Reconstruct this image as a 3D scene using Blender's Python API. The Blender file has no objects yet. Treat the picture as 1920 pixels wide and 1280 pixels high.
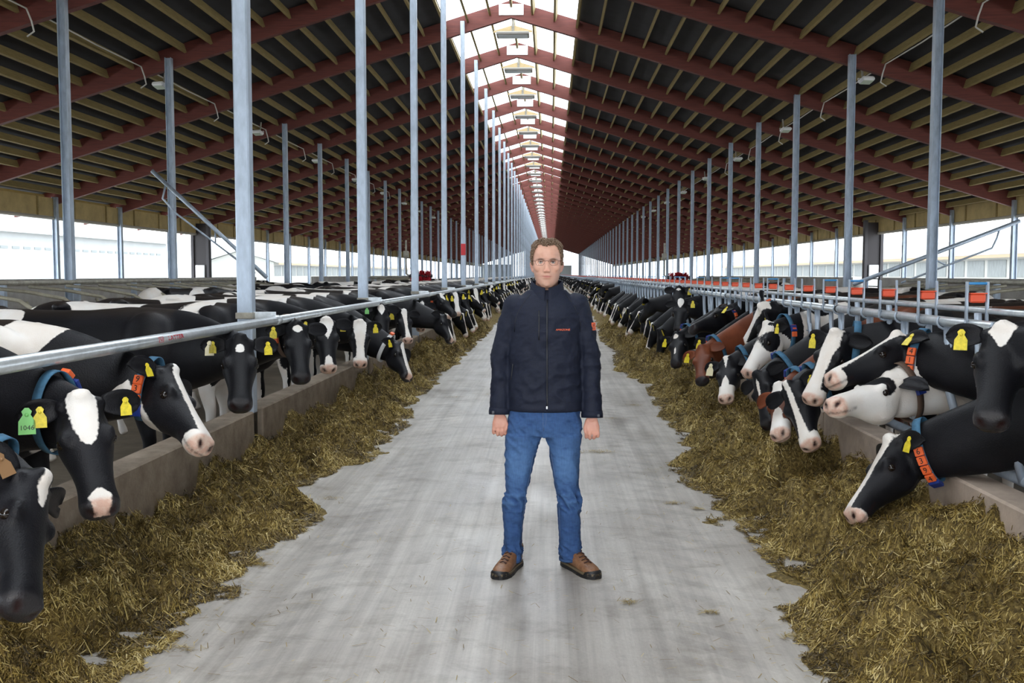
import bpy, math, random
import numpy as np
from mathutils import Vector, Matrix, Euler
# ------------------------------------------------------------------ camera, sky, exposure
S = bpy.context.scene
COL = S.collection
FPX = 1867.0
CAMLOC = np.array([0.0, 0.0, 1.63])
cd = bpy.data.cameras.new('camera'); cam = bpy.data.objects.new('camera', cd); COL.objects.link(cam)
cd.sensor_width = 36.0; cd.lens = 36.0 * FPX / 1920.0; cd.clip_end = 1000; cd.clip_start = 0.05
cam.location = CAMLOC
YAW = math.atan(72 / FPX); PITCH = math.atan(126 / FPX)
cam.rotation_euler = Euler((math.pi / 2 - PITCH, 0, YAW), 'XYZ')
S.camera = cam
CR = np.array(cam.rotation_euler.to_matrix())
W = bpy.data.worlds.new('sky'); S.world = W; W.use_nodes = True
bg = W.node_tree.nodes['Background']
tc = W.node_tree.nodes.new('ShaderNodeTexCoord'); sx = W.node_tree.nodes.new('ShaderNodeSeparateXYZ')
rp = W.node_tree.nodes.new('ShaderNodeValToRGB')
W.node_tree.links.new(tc.outputs['Generated'], sx.inputs[0]); W.node_tree.links.new(sx.outputs['Z'], rp.inputs[0])
rp.color_ramp.elements[0].color = (.80, .88, .97, 1); rp.color_ramp.elements[1].color = (.93, .97, 1.0, 1)
W.node_tree.links.new(rp.outputs[0], bg.inputs[0])
bg.inputs[1].default_value = 5.7
S.view_settings.view_transform = 'Standard'; S.view_settings.look = 'None'
S.view_settings.gamma = 1.0; S.view_settings.use_curve_mapping = False
S.view_settings.exposure = 0.0
# the photographer's soft light, standing up and to the left behind the camera
ld = bpy.data.lights.new('softbox', 'AREA'); ld.shape = 'RECTANGLE'; ld.size = 1.6; ld.size_y = 1.6; ld.energy = 125; ld.color = (1, .96, .90)
lo = bpy.data.objects.new('softbox', ld); COL.objects.link(lo); lo.location = (-1.3, -1.0, 3.1)
lo.rotation_euler = (Vector((0, 5.4, 1.2)) - lo.location).to_track_quat('-Z', 'Y').to_euler()

def ray(px, py):
    d = CR @ np.array([(px - 960) / FPX, -(py - 640) / FPX, -1.0]); return d
def at_X(px, py, X):
    d = ray(px, py); return CAMLOC + d * (X / d[0])
def at_Y(px, py, Y):
    d = ray(px, py); return CAMLOC + d * (Y / d[1])
def at_Z(px, py, Z):
    d = ray(px, py); return CAMLOC + d * ((Z - CAMLOC[2]) / d[2])
def nrm(a):
    a = np.asarray(a, float); return a / max(np.linalg.norm(a), 1e-9)
# ------------------------------------------------------------------ mesh helpers
class MB:
    def __init__(s): s.v = []; s.f = []; s.m = []; s.n = 0
    def add(s, v, f, m=0):
        v = np.asarray(v, float).reshape(-1, 3); s.v.append(v)
        s.f += [tuple(i + s.n for i in q) for q in f]; s.m += [m] * len(f); s.n += len(v)
    def box(s, c, d, R=None, m=0, bev=0.0):
        c = np.asarray(c, float); h = np.asarray(d, float) / 2
        if bev > 0:
            b = min(bev, h.min() * .9); rings = []
            for z, k in ((-h[2], b), (-h[2] + b, 0), (h[2] - b, 0), (h[2], b)):
                x, y = h[0] - k, h[1] - k; q = b if k == 0 else b * .4
                rings.append([(-x, -y + q, z), (-x + q, -y, z), (x - q, -y, z), (x, -y + q, z), (x, y - q, z), (x - q, y, z), (-x + q, y, z), (-x, y - q, z)])
            P = np.array(rings).reshape(-1, 3)
            F = [(i + j * 8, (i + 1) % 8 + j * 8, (i + 1) % 8 + j * 8 + 8, i + j * 8 + 8) for j in range(3) for i in range(8)]
            F += [tuple(range(7, -1, -1)), tuple(range(24, 32))]
        else:
            P = np.array([(x, y, z) for z in (-h[2], h[2]) for y in (-h[1], h[1]) for x in (-h[0], h[0])])
            F = [(0, 2, 3, 1), (4, 5, 7, 6), (0, 1, 5, 4), (2, 6, 7, 3), (0, 4, 6, 2), (1, 3, 7, 5)]
        if R is not None: P = P @ np.asarray(R).T
        s.add(P + c, F, m)
    def loft(s, rings, m=0, cap=True, closed=True):
        R = np.asarray(rings, float); k, n = R.shape[:2]
        F = [(j * n + i, j * n + (i + 1) % n, (j + 1) * n + (i + 1) % n, (j + 1) * n + i) for j in range(k - 1) for i in range(n if closed else n - 1)]
        if cap: F += [tuple(range(n - 1, -1, -1)), tuple(range((k - 1) * n, k * n))]
        s.add(R.reshape(-1, 3), F, m)
    def tube(s, pts, r, n=8, m=0, cap=True, up=None):
        P = np.asarray(pts, float); k = len(P); r = np.broadcast_to(np.asarray(r, float), (k,))
        T = np.gradient(P, axis=0) if k > 2 else np.repeat([P[1] - P[0]], 2, 0)
        T = T / np.maximum(np.linalg.norm(T, axis=1, keepdims=True), 1e-9)
        a = np.array([0, 0, 1.0]) if abs(T[0][2]) < .9 else np.array([1.0, 0, 0])
        if up is not None: a = np.asarray(up, float)
        rings = []; u = nrm(np.cross(T[0], a))
        th = np.arange(n) * 2 * math.pi / n + math.pi / n
        for i in range(k):
            u = nrm(u - T[i] * np.dot(u, T[i])); w = np.cross(T[i], u)
            rings.append(P[i] + r[i] * (np.cos(th)[:, None] * u + np.sin(th)[:, None] * w))
        s.loft(rings, m, cap)
    def ell(s, c, r, R=None, m=0, n=12, k=8):
        r = np.broadcast_to(np.asarray(r, float), (3,)); th = np.arange(n) * 2 * math.pi / n
        rings = []
        for j in range(1, k):
            a = math.pi * j / k; rings.append(np.stack([np.cos(th) * math.sin(a), np.sin(th) * math.sin(a), np.full(n, -math.cos(a))], 1))
        P = np.concatenate([np.array(rings).reshape(-1, 3), [(0, 0, -1), (0, 0, 1)]]) * r
        if R is not None: P = P @ np.asarray(R, float).T
        q = k - 1; F = [(j * n + i, j * n + (i + 1) % n, (j + 1) * n + (i + 1) % n, (j + 1) * n + i) for j in range(q - 1) for i in range(n)]
        F += [(q * n, (i + 1) % n, i) for i in range(n)] + [(q * n + 1, (q - 1) * n + i, (q - 1) * n + (i + 1) % n) for i in range(n)]
        s.add(P + np.asarray(c, float), F, m)
    def mesh(s, name, mats, smooth=False):
        me = bpy.data.meshes.new(name); V = np.concatenate(s.v) if s.v else np.zeros((0, 3))
        me.from_pydata(V.tolist(), [], s.f)
        for x in (mats if isinstance(mats, (list, tuple)) else [mats]): me.materials.append(x)
        if any(s.m): me.polygons.foreach_set('material_index', s.m)
        if smooth: me.polygons.foreach_set('use_smooth', [True] * len(s.f))
        me.update(); return me
    def build(s, name, mats, parent=None, smooth=False, **k):
        return obj(name, s.mesh(name, mats, smooth), parent, **k)
def obj(name, me, parent=None, loc=None, label=None, cat=None, group=None, kind=None, rot=None):
    o = bpy.data.objects.new(name, me); COL.objects.link(o)
    if parent is not None: o.parent = parent
    if loc is not None: o.location = loc
    if rot is not None: o.rotation_euler = rot
    if label: o['label'] = label
    if cat: o['category'] = cat
    if group: o['group'] = group
    if kind: o['kind'] = kind
    return o
def empty(name, loc=(0, 0, 0), label=None, cat=None, group=None, kind=None, rot=(0, 0, 0)):
    o = obj(name, None, None, loc, label, cat, group, kind, rot); o.empty_display_size = .1; return o
def mesh_arrays(me):
    n = len(me.vertices); V = np.empty(n * 3); me.vertices.foreach_get('co', V); V = V.reshape(-1, 3)
    return V
def remesh(mb, voxel, smooth=4, fac=.5):
    me = mb.mesh('tmp', [], False); o = bpy.data.objects.new('tmp', me); COL.objects.link(o)
    r = o.modifiers.new('r', 'REMESH'); r.mode = 'VOXEL'; r.voxel_size = voxel; r.use_smooth_shade = True
    if smooth:
        q = o.modifiers.new('s', 'SMOOTH'); q.iterations = smooth; q.factor = fac
    dg = bpy.context.evaluated_depsgraph_get(); out = bpy.data.meshes.new_from_object(o.evaluated_get(dg))
    bpy.data.objects.remove(o); bpy.data.meshes.remove(me)
    V = mesh_arrays(out); F = [tuple(p.vertices) for p in out.polygons]; N = np.empty(len(V) * 3); out.vertices.foreach_get('normal', N)
    bpy.data.meshes.remove(out); return V, F, N.reshape(-1, 3)
def set_attr(me, name, vals):
    a = me.attributes.new(name, 'FLOAT', 'POINT'); a.data.foreach_set('value', np.asarray(vals, np.float32))
def text_geo(txt, size, ext=.001):
    c = bpy.data.curves.new('t', 'FONT'); c.body = txt; c.size = size; c.extrude = ext; c.align_x = 'CENTER'; c.align_y = 'CENTER'; c.resolution_u = 2
    o = bpy.data.objects.new('t', c); COL.objects.link(o)
    dg = bpy.context.evaluated_depsgraph_get(); me = bpy.data.meshes.new_from_object(o.evaluated_get(dg))
    V = mesh_arrays(me); F = [tuple(p.vertices) for p in me.polygons]
    bpy.data.objects.remove(o); bpy.data.curves.remove(c); bpy.data.meshes.remove(me); return V, F
def frame_pts(V, c, x, y, z):
    return np.asarray(c) + V[:, :1] * np.asarray(x) + V[:, 1:2] * np.asarray(y) + V[:, 2:3] * np.asarray(z)
class Noise:   # smooth sum-of-sines noise, about -1..1
    def __init__(s, seed, scale, n=14):
        r = np.random.RandomState(seed); d = r.normal(size=(n, 3)); d /= np.linalg.norm(d, axis=1, keepdims=True)
        s.k = d * (2 * math.pi / scale) * r.uniform(.6, 1.8, (n, 1)); s.p = r.uniform(0, 6.28, n); s.a = 1.6 / math.sqrt(n)
    def __call__(s, P): return np.sin(np.asarray(P) @ s.k.T + s.p).sum(1) * s.a
# ------------------------------------------------------------------ materials
MATS = {}
def mat(name, col, rough=.6, metal=0.0, noise=None, bump=None, spec=None, stretch=None, col2=None):
    if name in MATS: return MATS[name]
    m = bpy.data.materials.new(name); m.use_nodes = True; nt = m.node_tree; b = nt.nodes['Principled BSDF']
    b.inputs['Base Color'].default_value = (*col, 1); b.inputs['Roughness'].default_value = rough; b.inputs['Metallic'].default_value = metal
    if spec is not None: b.inputs['Specular IOR Level'].default_value = spec
    src = None
    if noise or bump:
        t = nt.nodes.new('ShaderNodeTexCoord'); mp = nt.nodes.new('ShaderNodeMapping'); nt.links.new(t.outputs['Object'], mp.inputs[0])
        if stretch: mp.inputs['Scale'].default_value = stretch
    if noise:
        sc, amt = noise; nz = nt.nodes.new('ShaderNodeTexNoise'); nz.inputs['Scale'].default_value = sc; nz.inputs['Detail'].default_value = 6; nz.inputs['Roughness'].default_value = .65
        nt.links.new(mp.outputs[0], nz.inputs['Vector'])
        r = nt.nodes.new('ShaderNodeValToRGB'); c2 = col2 or tuple(min(1, c * (1 + amt)) for c in col); c1 = tuple(c * (1 - amt) for c in col) if not col2 else col
        r.color_ramp.elements[0].position = .3; r.color_ramp.elements[1].position = .7
        r.color_ramp.elements[0].color = (*c1, 1); r.color_ramp.elements[1].color = (*c2, 1)
        nt.links.new(nz.outputs['Fac'], r.inputs[0]); nt.links.new(r.outputs[0], b.inputs['Base Color'])
    if bump:
        sc, st = bump; nz = nt.nodes.new('ShaderNodeTexNoise'); nz.inputs['Scale'].default_value = sc; nz.inputs['Detail'].default_value = 5
        nt.links.new(mp.outputs[0], nz.inputs['Vector']); bp = nt.nodes.new('ShaderNodeBump'); bp.inputs['Strength'].default_value = st; bp.inputs['Distance'].default_value = .01
        nt.links.new(nz.outputs['Fac'], bp.inputs['Height']); nt.links.new(bp.outputs[0], b.inputs['Normal'])
    MATS[name] = m; return m
GALV = mat('galvanised', (.43, .50, .59), .42, .35, noise=(9, .22), stretch=(1, 1, .35))
GALVB = mat('galvanised_bright', (.62, .66, .68), .34, .6, noise=(14, .18), bump=(60, .08))
GALVD = mat('galvanised_dirty', (.33, .31, .26), .6, .25, noise=(7, .35))
RED_WOOD = mat('red_glulam', (.135, .030, .021), .6, 0, noise=(5, .28), stretch=(.4, 3, 6))
PURL = mat('green_timber', (.30, .225, .088), .7, 0, noise=(6, .25), stretch=(6, .5, 6))
PLY = mat('eave_plywood', (.50, .38, .17), .7, 0, noise=(2, .2))
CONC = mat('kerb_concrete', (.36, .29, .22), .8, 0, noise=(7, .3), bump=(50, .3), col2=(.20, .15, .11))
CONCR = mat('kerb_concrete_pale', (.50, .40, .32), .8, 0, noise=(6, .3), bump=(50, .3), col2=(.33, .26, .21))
CONCG = mat('wall_concrete', (.36, .34, .31), .8, 0, noise=(2, .25))
WHITE = mat('white_paint', (.8, .8, .8), .5, noise=(3, .06))
DARK = mat('dark_steel', (.05, .045, .05), .5)
REDP = mat('red_plastic', (.75, .09, .03), .4)
BLUEP = mat('blue_plastic', (.04, .25, .55), .4)
BLACKP = mat('black_rubber', (.012, .012, .012), .5)
def glassy(name, tint, mixf):
    m = bpy.data.materials.new(name); m.use_nodes = True; nt = m.node_tree; nt.nodes.remove(nt.nodes['Principled BSDF']); out = nt.nodes['Material Output']
    t = nt.nodes.new('ShaderNodeBsdfTransparent'); t.inputs[0].default_value = (*tint, 1); tr = nt.nodes.new('ShaderNodeBsdfTranslucent'); tr.inputs[0].default_value = (*tint, 1)
    mx = nt.nodes.new('ShaderNodeMixShader'); mx.inputs[0].default_value = mixf; nt.links.new(t.outputs[0], mx.inputs[1]); nt.links.new(tr.outputs[0], mx.inputs[2]); nt.links.new(mx.outputs[0], out.inputs[0]); return m
PANE = glassy('skylight_sheet', (.95, .96, .97), .22)
# ------------------------------------------------------------------ setting
RX = -1.10            # ridge
Z0, BAY, NB = 8.05, 5.0, 47
YEND = Z0 + BAY * (NB - .4); YST = -26.95
HW_L, HW_R = 16.4, 16.4
def rb(d): return 8.69 - .305 * abs(d)
RD = .47
SL = math.atan(.305)
ceiling = empty('ceiling', (0, 0, 0), kind='structure', label='dark corrugated gable roof on red glulam rafters')
mb = MB()
# corrugated sheets: waves run down the slope
mroof = mat('roof_sheet', (.052, .052, .058), .75, noise=(1.5, .15))
for s in (-1, 1):
    mb = MB(); ys = np.arange(YST, 75, .0885); ys = np.concatenate([ys, np.arange(75, YEND, 2.5), [YEND]])
    zz = np.where(ys < 75, .022 * np.cos(np.arange(len(ys)) * math.pi), 0)
    V = []
    for d in (1.83, 16.9):
        V.append(np.stack([np.full(len(ys), RX + s * d), ys, rb(d) + RD + .03 + zz], 1))
    n = len(ys); V = np.concatenate(V); F = [(i, i + 1, n + i + 1, n + i) if s > 0 else (i, n + i, n + i + 1, i + 1) for i in range(n - 1)]
    mb.add(V, F); mb.build('roof_sheet', mroof, ceiling)
raft = {}
for s in (-1, 1):
    mb = MB(); h = .08
    P = []
    for y in (-h, h):
        P += [(0, y, rb(0)), (s * 16.9, y, rb(16.9)), (s * 16.9, y, rb(16.9) + RD), (0, y, rb(0) + RD)]
    mb.add(P, [(0, 1, 2, 3), (7, 6, 5, 4), (0, 4, 5, 1), (3, 2, 6, 7), (1, 5, 6, 2), (0, 3, 7, 4)]); raft[s] = mb.mesh('rafter', RED_WOOD)
yr = [Z0 + BAY * k for k in range(-7, NB)]
mb = MB(); mb.box((0, 0, 0), (.68, .02, .30), bev=.004)
for ix in range(6):
    for iz in range(3): mb.ell((-.26 + .104 * ix, -.012, -.09 + .09 * iz), (.008, .004, .008), m=1, n=6, k=4)
plate = mb.mesh('gusset_plate', [WHITE, mat('nail_rust', (.5, .25, .2), .6)])
for y in yr:
    for s in (-1, 1): obj('rafter', raft[s], ceiling, (RX, y, 0))
    obj('gusset_plate', plate, ceiling, (RX, y - .092, 8.90))
mb = MB(); mb.box((0, BAY / 2, 0), (.06, BAY - .16, .19)); purl = mb.mesh('purlin', PURL)
mb2 = MB(); cnt = 0
for k, y in enumerate(yr[:-1]):
    for i in range(-27, 28):
        d = abs(i) * .61; s = 1 if i > 0 else -1; loc = (RX + i * .61, y + (.08 if True else 0), rb(d) + RD - .13 + (0.03 if i == 0 else 0)); th = s * SL if i else 0
        if 13 < y < 41 and cnt < 300: obj('purlin', purl, ceiling, loc, rot=(0, th, 0)); cnt += 1
        else:
            c, sn = math.cos(th), math.sin(th); R = [[c, 0, sn], [0, 1, 0], [-sn, 0, c]]
            mb2.box((loc[0], loc[1] + BAY / 2 - .08, loc[2]), (.06, BAY - .16, .19), R)
mb2.build('purlin_run', PURL, ceiling, kind='stuff')
# skylight panes, one per purlin gap and bay
pm = {}
for i in range(-3, 3):
    a, b = RX + i * .61 + .01, RX + (i + 1) * .61 - .01; mb = MB()
    zt = lambda x: rb(x - RX) + RD + .03
    P = [(a, 0, zt(a)), (b, 0, zt(b)), (b, BAY - .02, zt(b)), (a, BAY - .02, zt(a))]; P += [(p[0], p[1], p[2] + .012) for p in P]
    mb.add(P, [(0, 3, 2, 1), (4, 5, 6, 7), (0, 1, 5, 4), (1, 2, 6, 5), (2, 3, 7, 6), (3, 0, 4, 7)]); pm[i] = mb.mesh('skylight_pane', PANE)
for y in yr:
    for i in range(-3, 3): obj('skylight_pane', pm[i], ceiling, (0, y, 0))
# ridge lamps on plywood boards
ORD = 'first second third fourth fifth sixth seventh eighth ninth tenth eleventh twelfth thirteenth fourteenth fifteenth sixteenth seventeenth eighteenth nineteenth twentieth'.split()
TENS = 'twenty thirty forty fifty sixty seventy eighty ninety'.split()
for t_ in TENS:
    if t_ != 'twenty': ORD.append(t_[:-1] + 'ieth')
    ORD += [t_ + '-' + o_ for o_ in ORD[:9]]
mb = MB(); mb.box((0, 0, 0), (.95, .55, .09), bev=.02); lamp_h = mb.mesh('lamp_housing', mat('lamp_grey', (.34, .33, .30), .5))
mb = MB(); mb.box((0, 0, -.05), (.84, .44, .012)); lamp_l = mb.mesh('lamp_lens', mat('lamp_lens', (.72, .78, .8), .25))
mb = MB(); P = [(-.56, 0, .07), (.56, 0, .07), (.56, 0, .12), (0, 0, .28), (-.56, 0, .12)]; P += [(p[0], .03, p[2]) for p in P]
mb.add(P, [(0, 1, 2, 3, 4), (9, 8, 7, 6, 5), (0, 5, 6, 1), (1, 6, 7, 2), (2, 7, 8, 3), (3, 8, 9, 4), (4, 9, 5, 0)]); brd = mb.mesh('mounting_board', mat('pale_board', (.55, .42, .22), .6, noise=(4, .12)))
mb = MB(); mb.box((0, 0, .2), (.08, .08, .5)); han = mb.mesh('hanger', GALVD)
for i, y in enumerate([v + 1.2 for v in yr if v > 22][:40]):
    t = empty('ridge_lamp', (RX, y, 8.52), f'{ORD[i]} rectangular grey lamp under the roof ridge, counted from the camera', 'lamp', 'lamps along the roof ridge')
    for n_, me in (('lamp_housing', lamp_h), ('lamp_lens', lamp_l), ('mounting_board', brd), ('hanger', han)):
        if i < 9 or n_ != 'mounting_board': obj(n_, me, t)
# eaves, low walls, wall posts
for s, nm in ((-1, 'wall_left'), (1, 'wall_right')):
    x = -16.62 if s < 0 else 15.02; w = empty(nm, (0, 0, 0), kind='structure')
    mb = MB(); mb.box((x + s * .1, (YST + YEND) / 2, .5), (.18, YEND - YST, 1.0)); mb.build('low_wall', CONCG, w)
    for k, y in enumerate(yr[:-1]):
        mb = MB(); mb.box((x, y + 2.5, 3.86), (.03, BAY - .03, .60)); mb.build('eave_board', PLY, w)
        for q in (1.25, 2.5, 3.75):
            pass
    mb = MB()
    for y in np.arange(YST + 1.25, YEND, 2.5): mb.box((x - s * .04, y, 3.86), (.05, .06, .62))
    mb.build('eave_batten', PURL, w, kind='stuff')
    mb = MB()
    mb.tube([(x, YST, 3.5), (x, YEND, 3.5)], .06, 8); mb.build('rolled_curtain', mat('curtain', (.45, .42, .36), .7), w)
floor = empty('floor', (0, 0, 0), kind='structure')
# alley concrete
def alley_mat():
    m = bpy.data.materials.new('alley_concrete'); m.use_nodes = True; nt = m.node_tree; b = nt.nodes['Principled BSDF']; L = nt.links
    t = nt.nodes.new('ShaderNodeTexCoord')
    def nz(scale, st, det=6, rough=.6, dist=0):
        mp = nt.nodes.new('ShaderNodeMapping'); mp.inputs['Scale'].default_value = st; L.new(t.outputs['Object'], mp.inputs[0])
        n = nt.nodes.new('ShaderNodeTexNoise'); n.inputs['Scale'].default_value = scale; n.inputs['Detail'].default_value = det; n.inputs['Roughness'].default_value = rough; n.inputs['Distortion'].default_value = dist
        L.new(mp.outputs[0], n.inputs['Vector']); return n.outputs['Fac']
    def ramp(f, p0, p1, c0, c1):
        r = nt.nodes.new('ShaderNodeValToRGB'); r.color_ramp.elements[0].position = p0; r.color_ramp.elements[1].position = p1
        r.color_ramp.elements[0].color = (*c0, 1); r.color_ramp.elements[1].color = (*c1, 1); L.new(f, r.inputs[0]); return r.outputs[0]
    def mul(a, bb, fac=1.0):
        x = nt.nodes.new('ShaderNodeMix'); x.data_type = 'RGBA'; x.blend_type = 'MULTIPLY'; x.inputs['Factor'].default_value = fac; L.new(a, x.inputs['A']); L.new(bb, x.inputs['B']); return x.outputs['Result']
    base = ramp(nz(1.1, (1, 1, 1)), .32, .68, (.42, .39, .355), (.58, .55, .505))
    streak = ramp(nz(3.0, (3.2, .10, 1), 5), .35, .62, (.74, .73, .72), (1.0, 1.0, 1.0))
    fine = ramp(nz(60, (1, .8, 1), 4), .3, .7, (.93, .925, .92), (1.04, 1.04, 1.04)); scr = ramp(nz(9, (3.5, .035, 1), 4, .7), .38, .56, (.80, .80, .80), (1.03, 1.03, 1.03))
    spots = ramp(nz(2.6, (1, 1.4, 1), 8, .7, .4), .36, .50, (.66, .64, .61), (1, 1, 1))
    # tyre tread chevrons in two wheel tracks
    sp = nt.nodes.new('ShaderNodeSeparateXYZ'); L.new(t.outputs['Object'], sp.inputs[0])
    def math_(op, a, c=None, d=None):
        n = nt.nodes.new('ShaderNodeMath'); n.operation = op
        for i, q in enumerate((a, c, d)):
            if q is None: continue
            if isinstance(q, (int, float)): n.inputs[i].default_value = q
            else: L.new(q, n.inputs[i])
        return n.outputs[0]
    ax = math_('ABSOLUTE', math_('ADD', sp.outputs['X'], .25)); lug = math_('SINE', math_('MULTIPLY', math_('ADD', sp.outputs['Y'], math_('MULTIPLY', ax, .9)), 26))
    band = math_('SUBTRACT', 1.0, math_('MULTIPLY', math_('ABSOLUTE', math_('SUBTRACT', ax, .98)), 3.0)); band = math_('MAXIMUM', band, 0.0)
    pat = math_('MULTIPLY', math_('GREATER_THAN', lug, .3), math_('MULTIPLY', band, nz(1.3, (1, .4, 1))))
    tread = ramp(pat, .0, .5, (1, 1, 1), (.88, .88, .885))
    c = mul(mul(mul(mul(mul(base, streak), fine), spots, .65), tread), scr, .5)
    L.new(c, b.inputs['Base Color'])
    rr = ramp(nz(1.7, (1, .35, 1), 6), .35, .65, (.28, .28, .28), (.62, .62, .62)); L.new(rr, b.inputs['Roughness'])
    b.inputs['Specular IOR Level'].default_value = .5
    bp = nt.nodes.new('ShaderNodeBump'); bp.inputs['Strength'].default_value = .25; bp.inputs['Distance'].default_value = .006; L.new(nz(38, (1, .8, 1), 5), bp.inputs['Height']); L.new(bp.outputs[0], b.inputs['Normal'])
    return m
mb = MB(); mb.box((-.09, (YST + YEND) / 2, -.05), (4.7, YEND - YST, .1)); mb.build('floor_alley', alley_mat(), floor)
PEN = mat('pen_floor', (.10, .075, .05), .55, noise=(3, .4), bump=(12, .5), col2=(.17, .14, .10))
mb = MB(); mb.box((-9.75, (YST + YEND) / 2, -.06), (14.7, YEND - YST, .1)); mb.box((8.75, (YST + YEND) / 2, -.06), (13.1, YEND - YST, .1)); mb.build('floor_pens', PEN, floor)
mb = MB(); mb.box((0, 120, -.2), (700, 900, .1)); mb.build('ground', mat('yard_ground', (.62, .62, .60), .8, noise=(.3, .1)), kind='structure')
# kerbs
KL, KR = -2.38, 2.20
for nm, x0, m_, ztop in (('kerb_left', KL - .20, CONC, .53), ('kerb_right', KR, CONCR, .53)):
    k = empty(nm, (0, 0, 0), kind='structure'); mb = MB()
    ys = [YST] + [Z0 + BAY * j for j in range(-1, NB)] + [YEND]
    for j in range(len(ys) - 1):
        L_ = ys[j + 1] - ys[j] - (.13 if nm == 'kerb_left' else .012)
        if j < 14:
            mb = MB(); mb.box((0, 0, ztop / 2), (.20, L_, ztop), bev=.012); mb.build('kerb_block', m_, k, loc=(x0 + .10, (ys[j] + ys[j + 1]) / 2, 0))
        else:
            if j == 14: mb = MB()
            mb.box((x0 + .10, (ys[j] + ys[j + 1]) / 2, ztop / 2), (.20, L_, ztop))
    mb.build('kerb_run', m_, k, kind='stuff')
# ------------------------------------------------------------------ columns
def box_col(h, a=.12):
    mb = MB(); q = .012; r = [(-a/2 + q, -a/2), (a/2 - q, -a/2), (a/2, -a/2 + q), (a/2, a/2 - q), (a/2 - q, a/2), (-a/2 + q, a/2), (-a/2, a/2 - q), (-a/2, -a/2 + q)]
    mb.loft([[(x, y, 0) for x, y in r], [(x, y, h) for x, y in r]]); return mb.mesh('steel_column', GALV)
def h_col(h, a=.15, t=.012):
    mb = MB()
    for sx_ in (-1, 1): mb.box((sx_ * (a/2 - t/2), 0, h/2), (t, a, h))
    mb.box((0, 0, h/2), (a - 2*t, t, h)); return mb.mesh('steel_column', GALV)
mb = MB(); mb.box((0, 0, .01), (.26, .26, .02), bev=.003)
for a in (-.1, .1):
    for b in (-.1, .1): mb.tube([(a, b, .02), (a, b, .045)], .012, 6)
base_pl = mb.mesh('base_plate', GALVD)
mb = MB(); mb.box((0, 0, 0), (.14, .14, .05), bev=.004); clampm = mb.mesh('clamp', GALVD)
mb = MB(); mb.box((.14, 0, 0), (.20, .012, .06), bev=.003); mb.tube([(.20, -.012, 0), (.20, .012, 0)], .012, 6); brk = mb.mesh('rail_bracket', GALVB)
mb = MB(); mb.box((0, 0, 0), (.126, .126, .32), bev=.003); redband = mb.mesh('red_band', mat('red_tape', (.62, .03, .04), .5))
cm = box_col(rb(1.34) + .30)
for k in range(0, NB):
    y = Z0 + BAY * k
    lab = f'{ORD[k]} square galvanised post counted from the camera along the tall row beside the left feed rail'
    o = obj('steel_column', cm, None, (-2.44, y - .14, 0), lab, 'post', 'tall posts along the left feed rail')
    if k < 14: obj('clamp', clampm, o, (0, 0, 1.30)); obj('rail_bracket', brk, o, (0, 0, 1.30))
    if k == 4: obj('red_band', redband, o, (0, 0, 2.32))
for row, X, d, y0, y1, lab, grp in ((0, 6.72, 7.82, 18, 250, 'H-section galvanised post counted from the camera in the row among the right pens', 'posts in the right pens'),
                                    (1, -8.76, 7.66, 12, 250, 'H-section galvanised post counted from the camera in the row among the left pens', 'posts in the left pens'),
                                    (2, 14.95, 16.05, 28, 250, 'post counted from the camera along the open right side of the barn', 'posts along the right side'),
                                    (3, -16.55, 15.45, 28, 250, 'post counted from the camera along the open left side of the barn', 'posts along the left side')):
    me = h_col(rb(d) + .22, .145 if row < 2 else .16); i = 0
    for k in range(-1, NB):
        y = Z0 + BAY * k
        if y < y0 or y > y1: continue
        l_ = f'{ORD[i]} {lab}'
        o = obj('steel_column', me, None, (X, y - .16, 0), l_, 'post', grp); i += 1
        if i < 8 and row < 2: obj('base_plate', base_pl, o)
# ------------------------------------------------------------------ left neck rail
XR, ZR = -2.20, 1.262
rail = empty('neck_rail', (XR, 0, ZR), 'round galvanised rail running along the left feed kerb over the cows', 'rail')
ys = [-2] + [Z0 - .14 + BAY * k for k in range(-1, NB)]
for j in range(len(ys) - 1):
    mb = MB(); mb.tube([(0, ys[j], 0), (0, ys[j + 1] - .004, 0)], .034, 16); mb.build('rail_pipe', GALVB, rail, True)
mb = MB(); mb.tube([(0, -.05, 0), (0, .05, 0)], .040, 16); slv = mb.mesh('rail_sleeve', GALVB, True)
for k in range(0, 20): obj('rail_sleeve', slv, rail, (0, Z0 - .14 + BAY * k, 0))
V, F = text_geo('LATTER', .036, .0008); mb = MB()
p = at_X(320, 638, XR); 
ys_ = V[:, 0].copy(); ang = .15 + V[:, 1] / .0345
P = np.stack([.0346 * np.cos(ang), ys_ * 1.0, .0346 * np.sin(ang)], 1)
V2 = np.stack([np.cos(ang) * (.0346 + V[:, 2]), V[:, 0] * 1.9, np.sin(ang) * (.0346 + V[:, 2])], 1)
mb.add(V2 + (0, p[1], 0), F)
for a, b in (((-.25, -.3), (-.19, -.3)), ((-.19, -.3), (-.19, .6)), ((-.19, .6), (-.25, .6)), ((-.25, .6), (-.25, -.3)), ((-.235, .4), (-.22, -.1)), ((-.22, -.1), (-.205, .4))):
    pts = [((.0352) * math.cos(a[1] + (b[1] - a[1]) * t), p[1] + a[0] + (b[0] - a[0]) * t, .0352 * math.sin(a[1] + (b[1] - a[1]) * t)) for t in (0, .33, .66, 1)]
    mb.tube(pts, .0012, 4)
mb.build('red_lettering', mat('red_ink', (.45, .01, .02), .5), rail, label='red LATTER lettering')
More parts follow.
